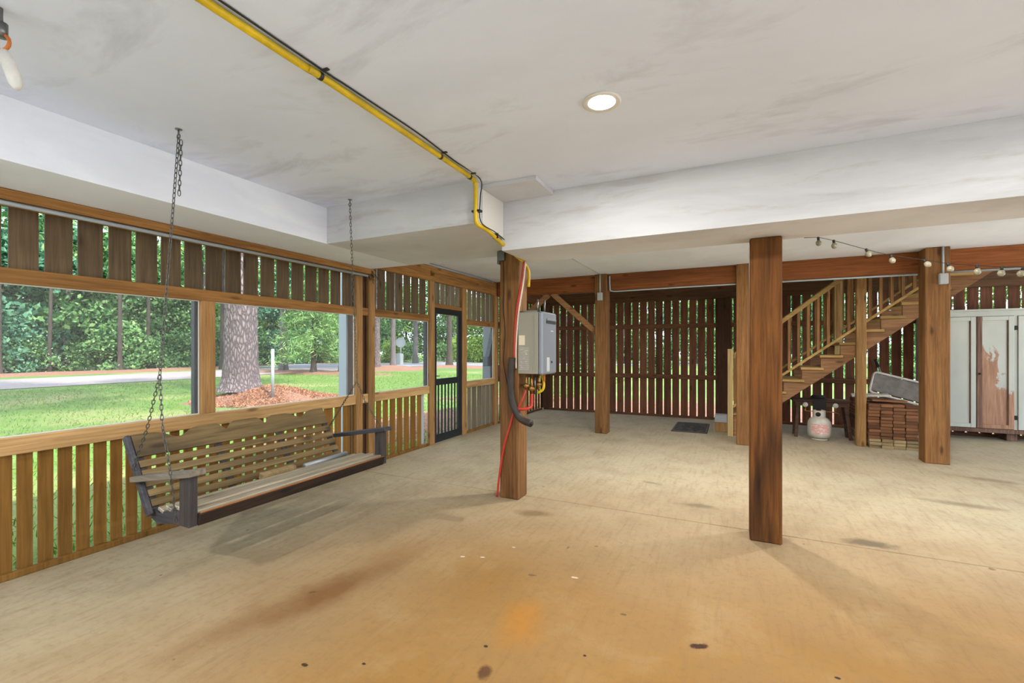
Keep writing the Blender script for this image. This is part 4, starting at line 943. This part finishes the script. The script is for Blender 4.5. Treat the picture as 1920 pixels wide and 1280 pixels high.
pine = trunk_mesh('trunk', .45, .30, 13, 9, True, mat='bark_pink')
tree('pine_tree', -13.62, 8.98, PCROWN[0], pine, 'large pine trunk with pinkish plated bark on the straw mound', None, z=.12)
for nm, x, y, d, mt, lb in (('pine_tree', -24.36, 26.75, .46, 'bark_pink', 'pinkish pine trunk just right of the double stud'), ('pine_tree', -24.55, 28.8, .42, 'bark_grey', 'dark pine trunk left of the round road sign'),
        ('pine_tree', -23.0, 34.6, .52, 'bark_dark', 'dark pine trunk seen through the screen door'), ('pine_tree', -27.9, 21.4, .50, 'bark_grey', 'grey pine trunk left of the fluffy conifer'),
        ('pine_tree', -33.0, 22.6, .55, 'bark_dark', 'dark trunk close behind the large pine, on its right'), ('pine_tree', -35.5, 22.0, .50, 'bark_dark', 'dark trunk just left of the large pine'), ('pine_tree', -23.1, 22.1, .40, 'bark_dark', 'dark trunk beside the white porch column'),
        ('pine_tree', -31.0, 40.0, .55, 'bark_grey', 'grey trunk right of the round road sign')):
    tree(nm, x, y, PCROWN[1], trunk_mesh('trunk', d/2, d/2*.7, 13, x, mat=mt), lb, 'pine trunks on the lawn')
tree('conifer', -24.26, 20.8, CONI, trunk_mesh('trunk', .17, .05, 6.6, 4, mat='bark_dark'), 'fluffy pale green conifer on the lawn beyond the metal pole', None)
tree('pine_tree', -7.6, -4.2, PCROWN[1], TRK[1], 'unseen pine added left of the screened wall to shade the lawn', None)  # unseen tree added so that its crown shades the lawn
for x_, y_, k_ in ((-11, 1.2, 0), (-15.5, 2.4, 1), (-20, 2.6, 0)): tree('pine_tree', x_, y_, PCROWN[k_], TRK[1], 'unseen pine added left of the view to shade the lawn, %s from the house' % ('nearest', 'second', 'farthest')[int(-x_-10)//5 if x_ > -19 else 2], None)  # more unseen trees added to keep direct sun off the lawn
rt = random.Random(3); n_ = 0
# woods beyond the gravel drive
for i in range(30):
    x = -44-rt.uniform(0, 20); y = -14+i*1.85+rt.uniform(-1, 1)
    tree('forest_tree', x, y, TREE[rt.choice((0, 1, 1, 2, 3))], TRK[i % 3], 'leafy forest tree in the woods beyond the gravel drive', 'trees in the woods', rt.uniform(.85, 1.25), rt.uniform(0, 6.28))
for i in range(24):
    x = -40.5-rt.uniform(0, 2.5); y = -12+i*2.0+rt.uniform(-.8, .8)
    tree('forest_bush', x, y, BUSH[rt.choice((0, 1, 1, 3))], None, 'leafy bush at the edge of the woods beyond the drive', 'bushes along the woods', rt.uniform(.5, .95), rt.uniform(0, 6.28))
for i in range(11):
    tree('slender_tree', -38.6-rt.uniform(0, 3), -4+i*2.9+rt.uniform(-.9, .9), None, TRK[0 if i % 2 else 2], 'slender dark trunk at the edge of the woods beyond the drive', 'slender trunks along the woods', rt.uniform(.8, 1.2), rt.uniform(0, 6.28), tsc=(.6, .6, 1))
# woods across the street
for i in range(30):
    s_ = -14+i*2.6+rt.uniform(-1, 1); k = 9+rt.uniform(0, 22)
    x = -28.6+s_*.825-k*.565; y = 35+s_*.565+k*.825
    tree('forest_tree', x, y, TREE[rt.choice((0, 1, 2, 3))], TRK[i % 3], 'leafy tree in the woods across the street', 'trees across the street', rt.uniform(.8, 1.2), rt.uniform(0, 6.28))
for i in range(18):
    s_ = -16+i*2.4+rt.uniform(-1, 1); k = 8+rt.uniform(0, 3)
    x = -28.6+s_*.825-k*.565; y = 35+s_*.565+k*.825
    tree('forest_bush', x, y, BUSH[rt.choice((0, 2, 3))], None, 'low bush on the far side of the street', 'bushes across the street', rt.uniform(.5, .8), rt.uniform(0, 6.28))
# behind the far wall
for i in range(9):
    x = -22+i*6.0+rt.uniform(-1, 1); y = 46+rt.uniform(0, 8)
    tree('forest_tree', x, y, TREE[rt.choice((0, 1, 3))], TRK[i % 3], 'leafy tree glimpsed through the gaps of the far wall', 'trees behind the far wall', rt.uniform(.6, .9), rt.uniform(0, 6.28))
for i in range(8):
    x = -14+i*4.6+rt.uniform(-1, 1); y = 26+rt.uniform(0, 6)
    tree('forest_bush', x, y, BUSH[rt.choice((0, 2))], None, 'bush glimpsed through the gaps of the far wall', 'bushes behind the far wall', rt.uniform(.35, .6), rt.uniform(0, 6.28))

# grass blades and pine straw
rg = np.random.default_rng(9)
def on_lawn(rg, n):
    x = -4.6-rg.uniform(0, 1, n)**1.5*20; y = rg.uniform(-4, 24, n); k = ((x+12.9)/2.6)**2+((y-9.45)/2.2)**2 > 1
    return np.stack([x[k], y[k], np.full(k.sum(), -.15)], 1)
me = leaf_mesh('grass', 60000, 'grass_blade', .05, on_lawn, 5, .10, -1.5); o = bpy.data.objects.new('grass', me); COL.objects.link(o); tag(o, 'short green grass blades of the lawn', 'grass', kind='stuff')
def on_mound(rg, n):
    r_ = np.sqrt(rg.uniform(0, 1, n)); t_ = rg.uniform(0, 6.283, n)
    return np.stack([-12.9+r_*2.4*np.cos(t_), 9.45+r_*2.0*np.sin(t_), -.165+.40*(np.cos(r_*np.pi)*.5+.5)+.02], 1)
me = leaf_mesh('pine_straw', 12000, 'straw', .06, on_mound, 6, .18); o = bpy.data.objects.new('pine_straw', me); COL.objects.link(o); tag(o, 'loose reddish pine straw strewn over the mound', 'pine straw', kind='stuff')
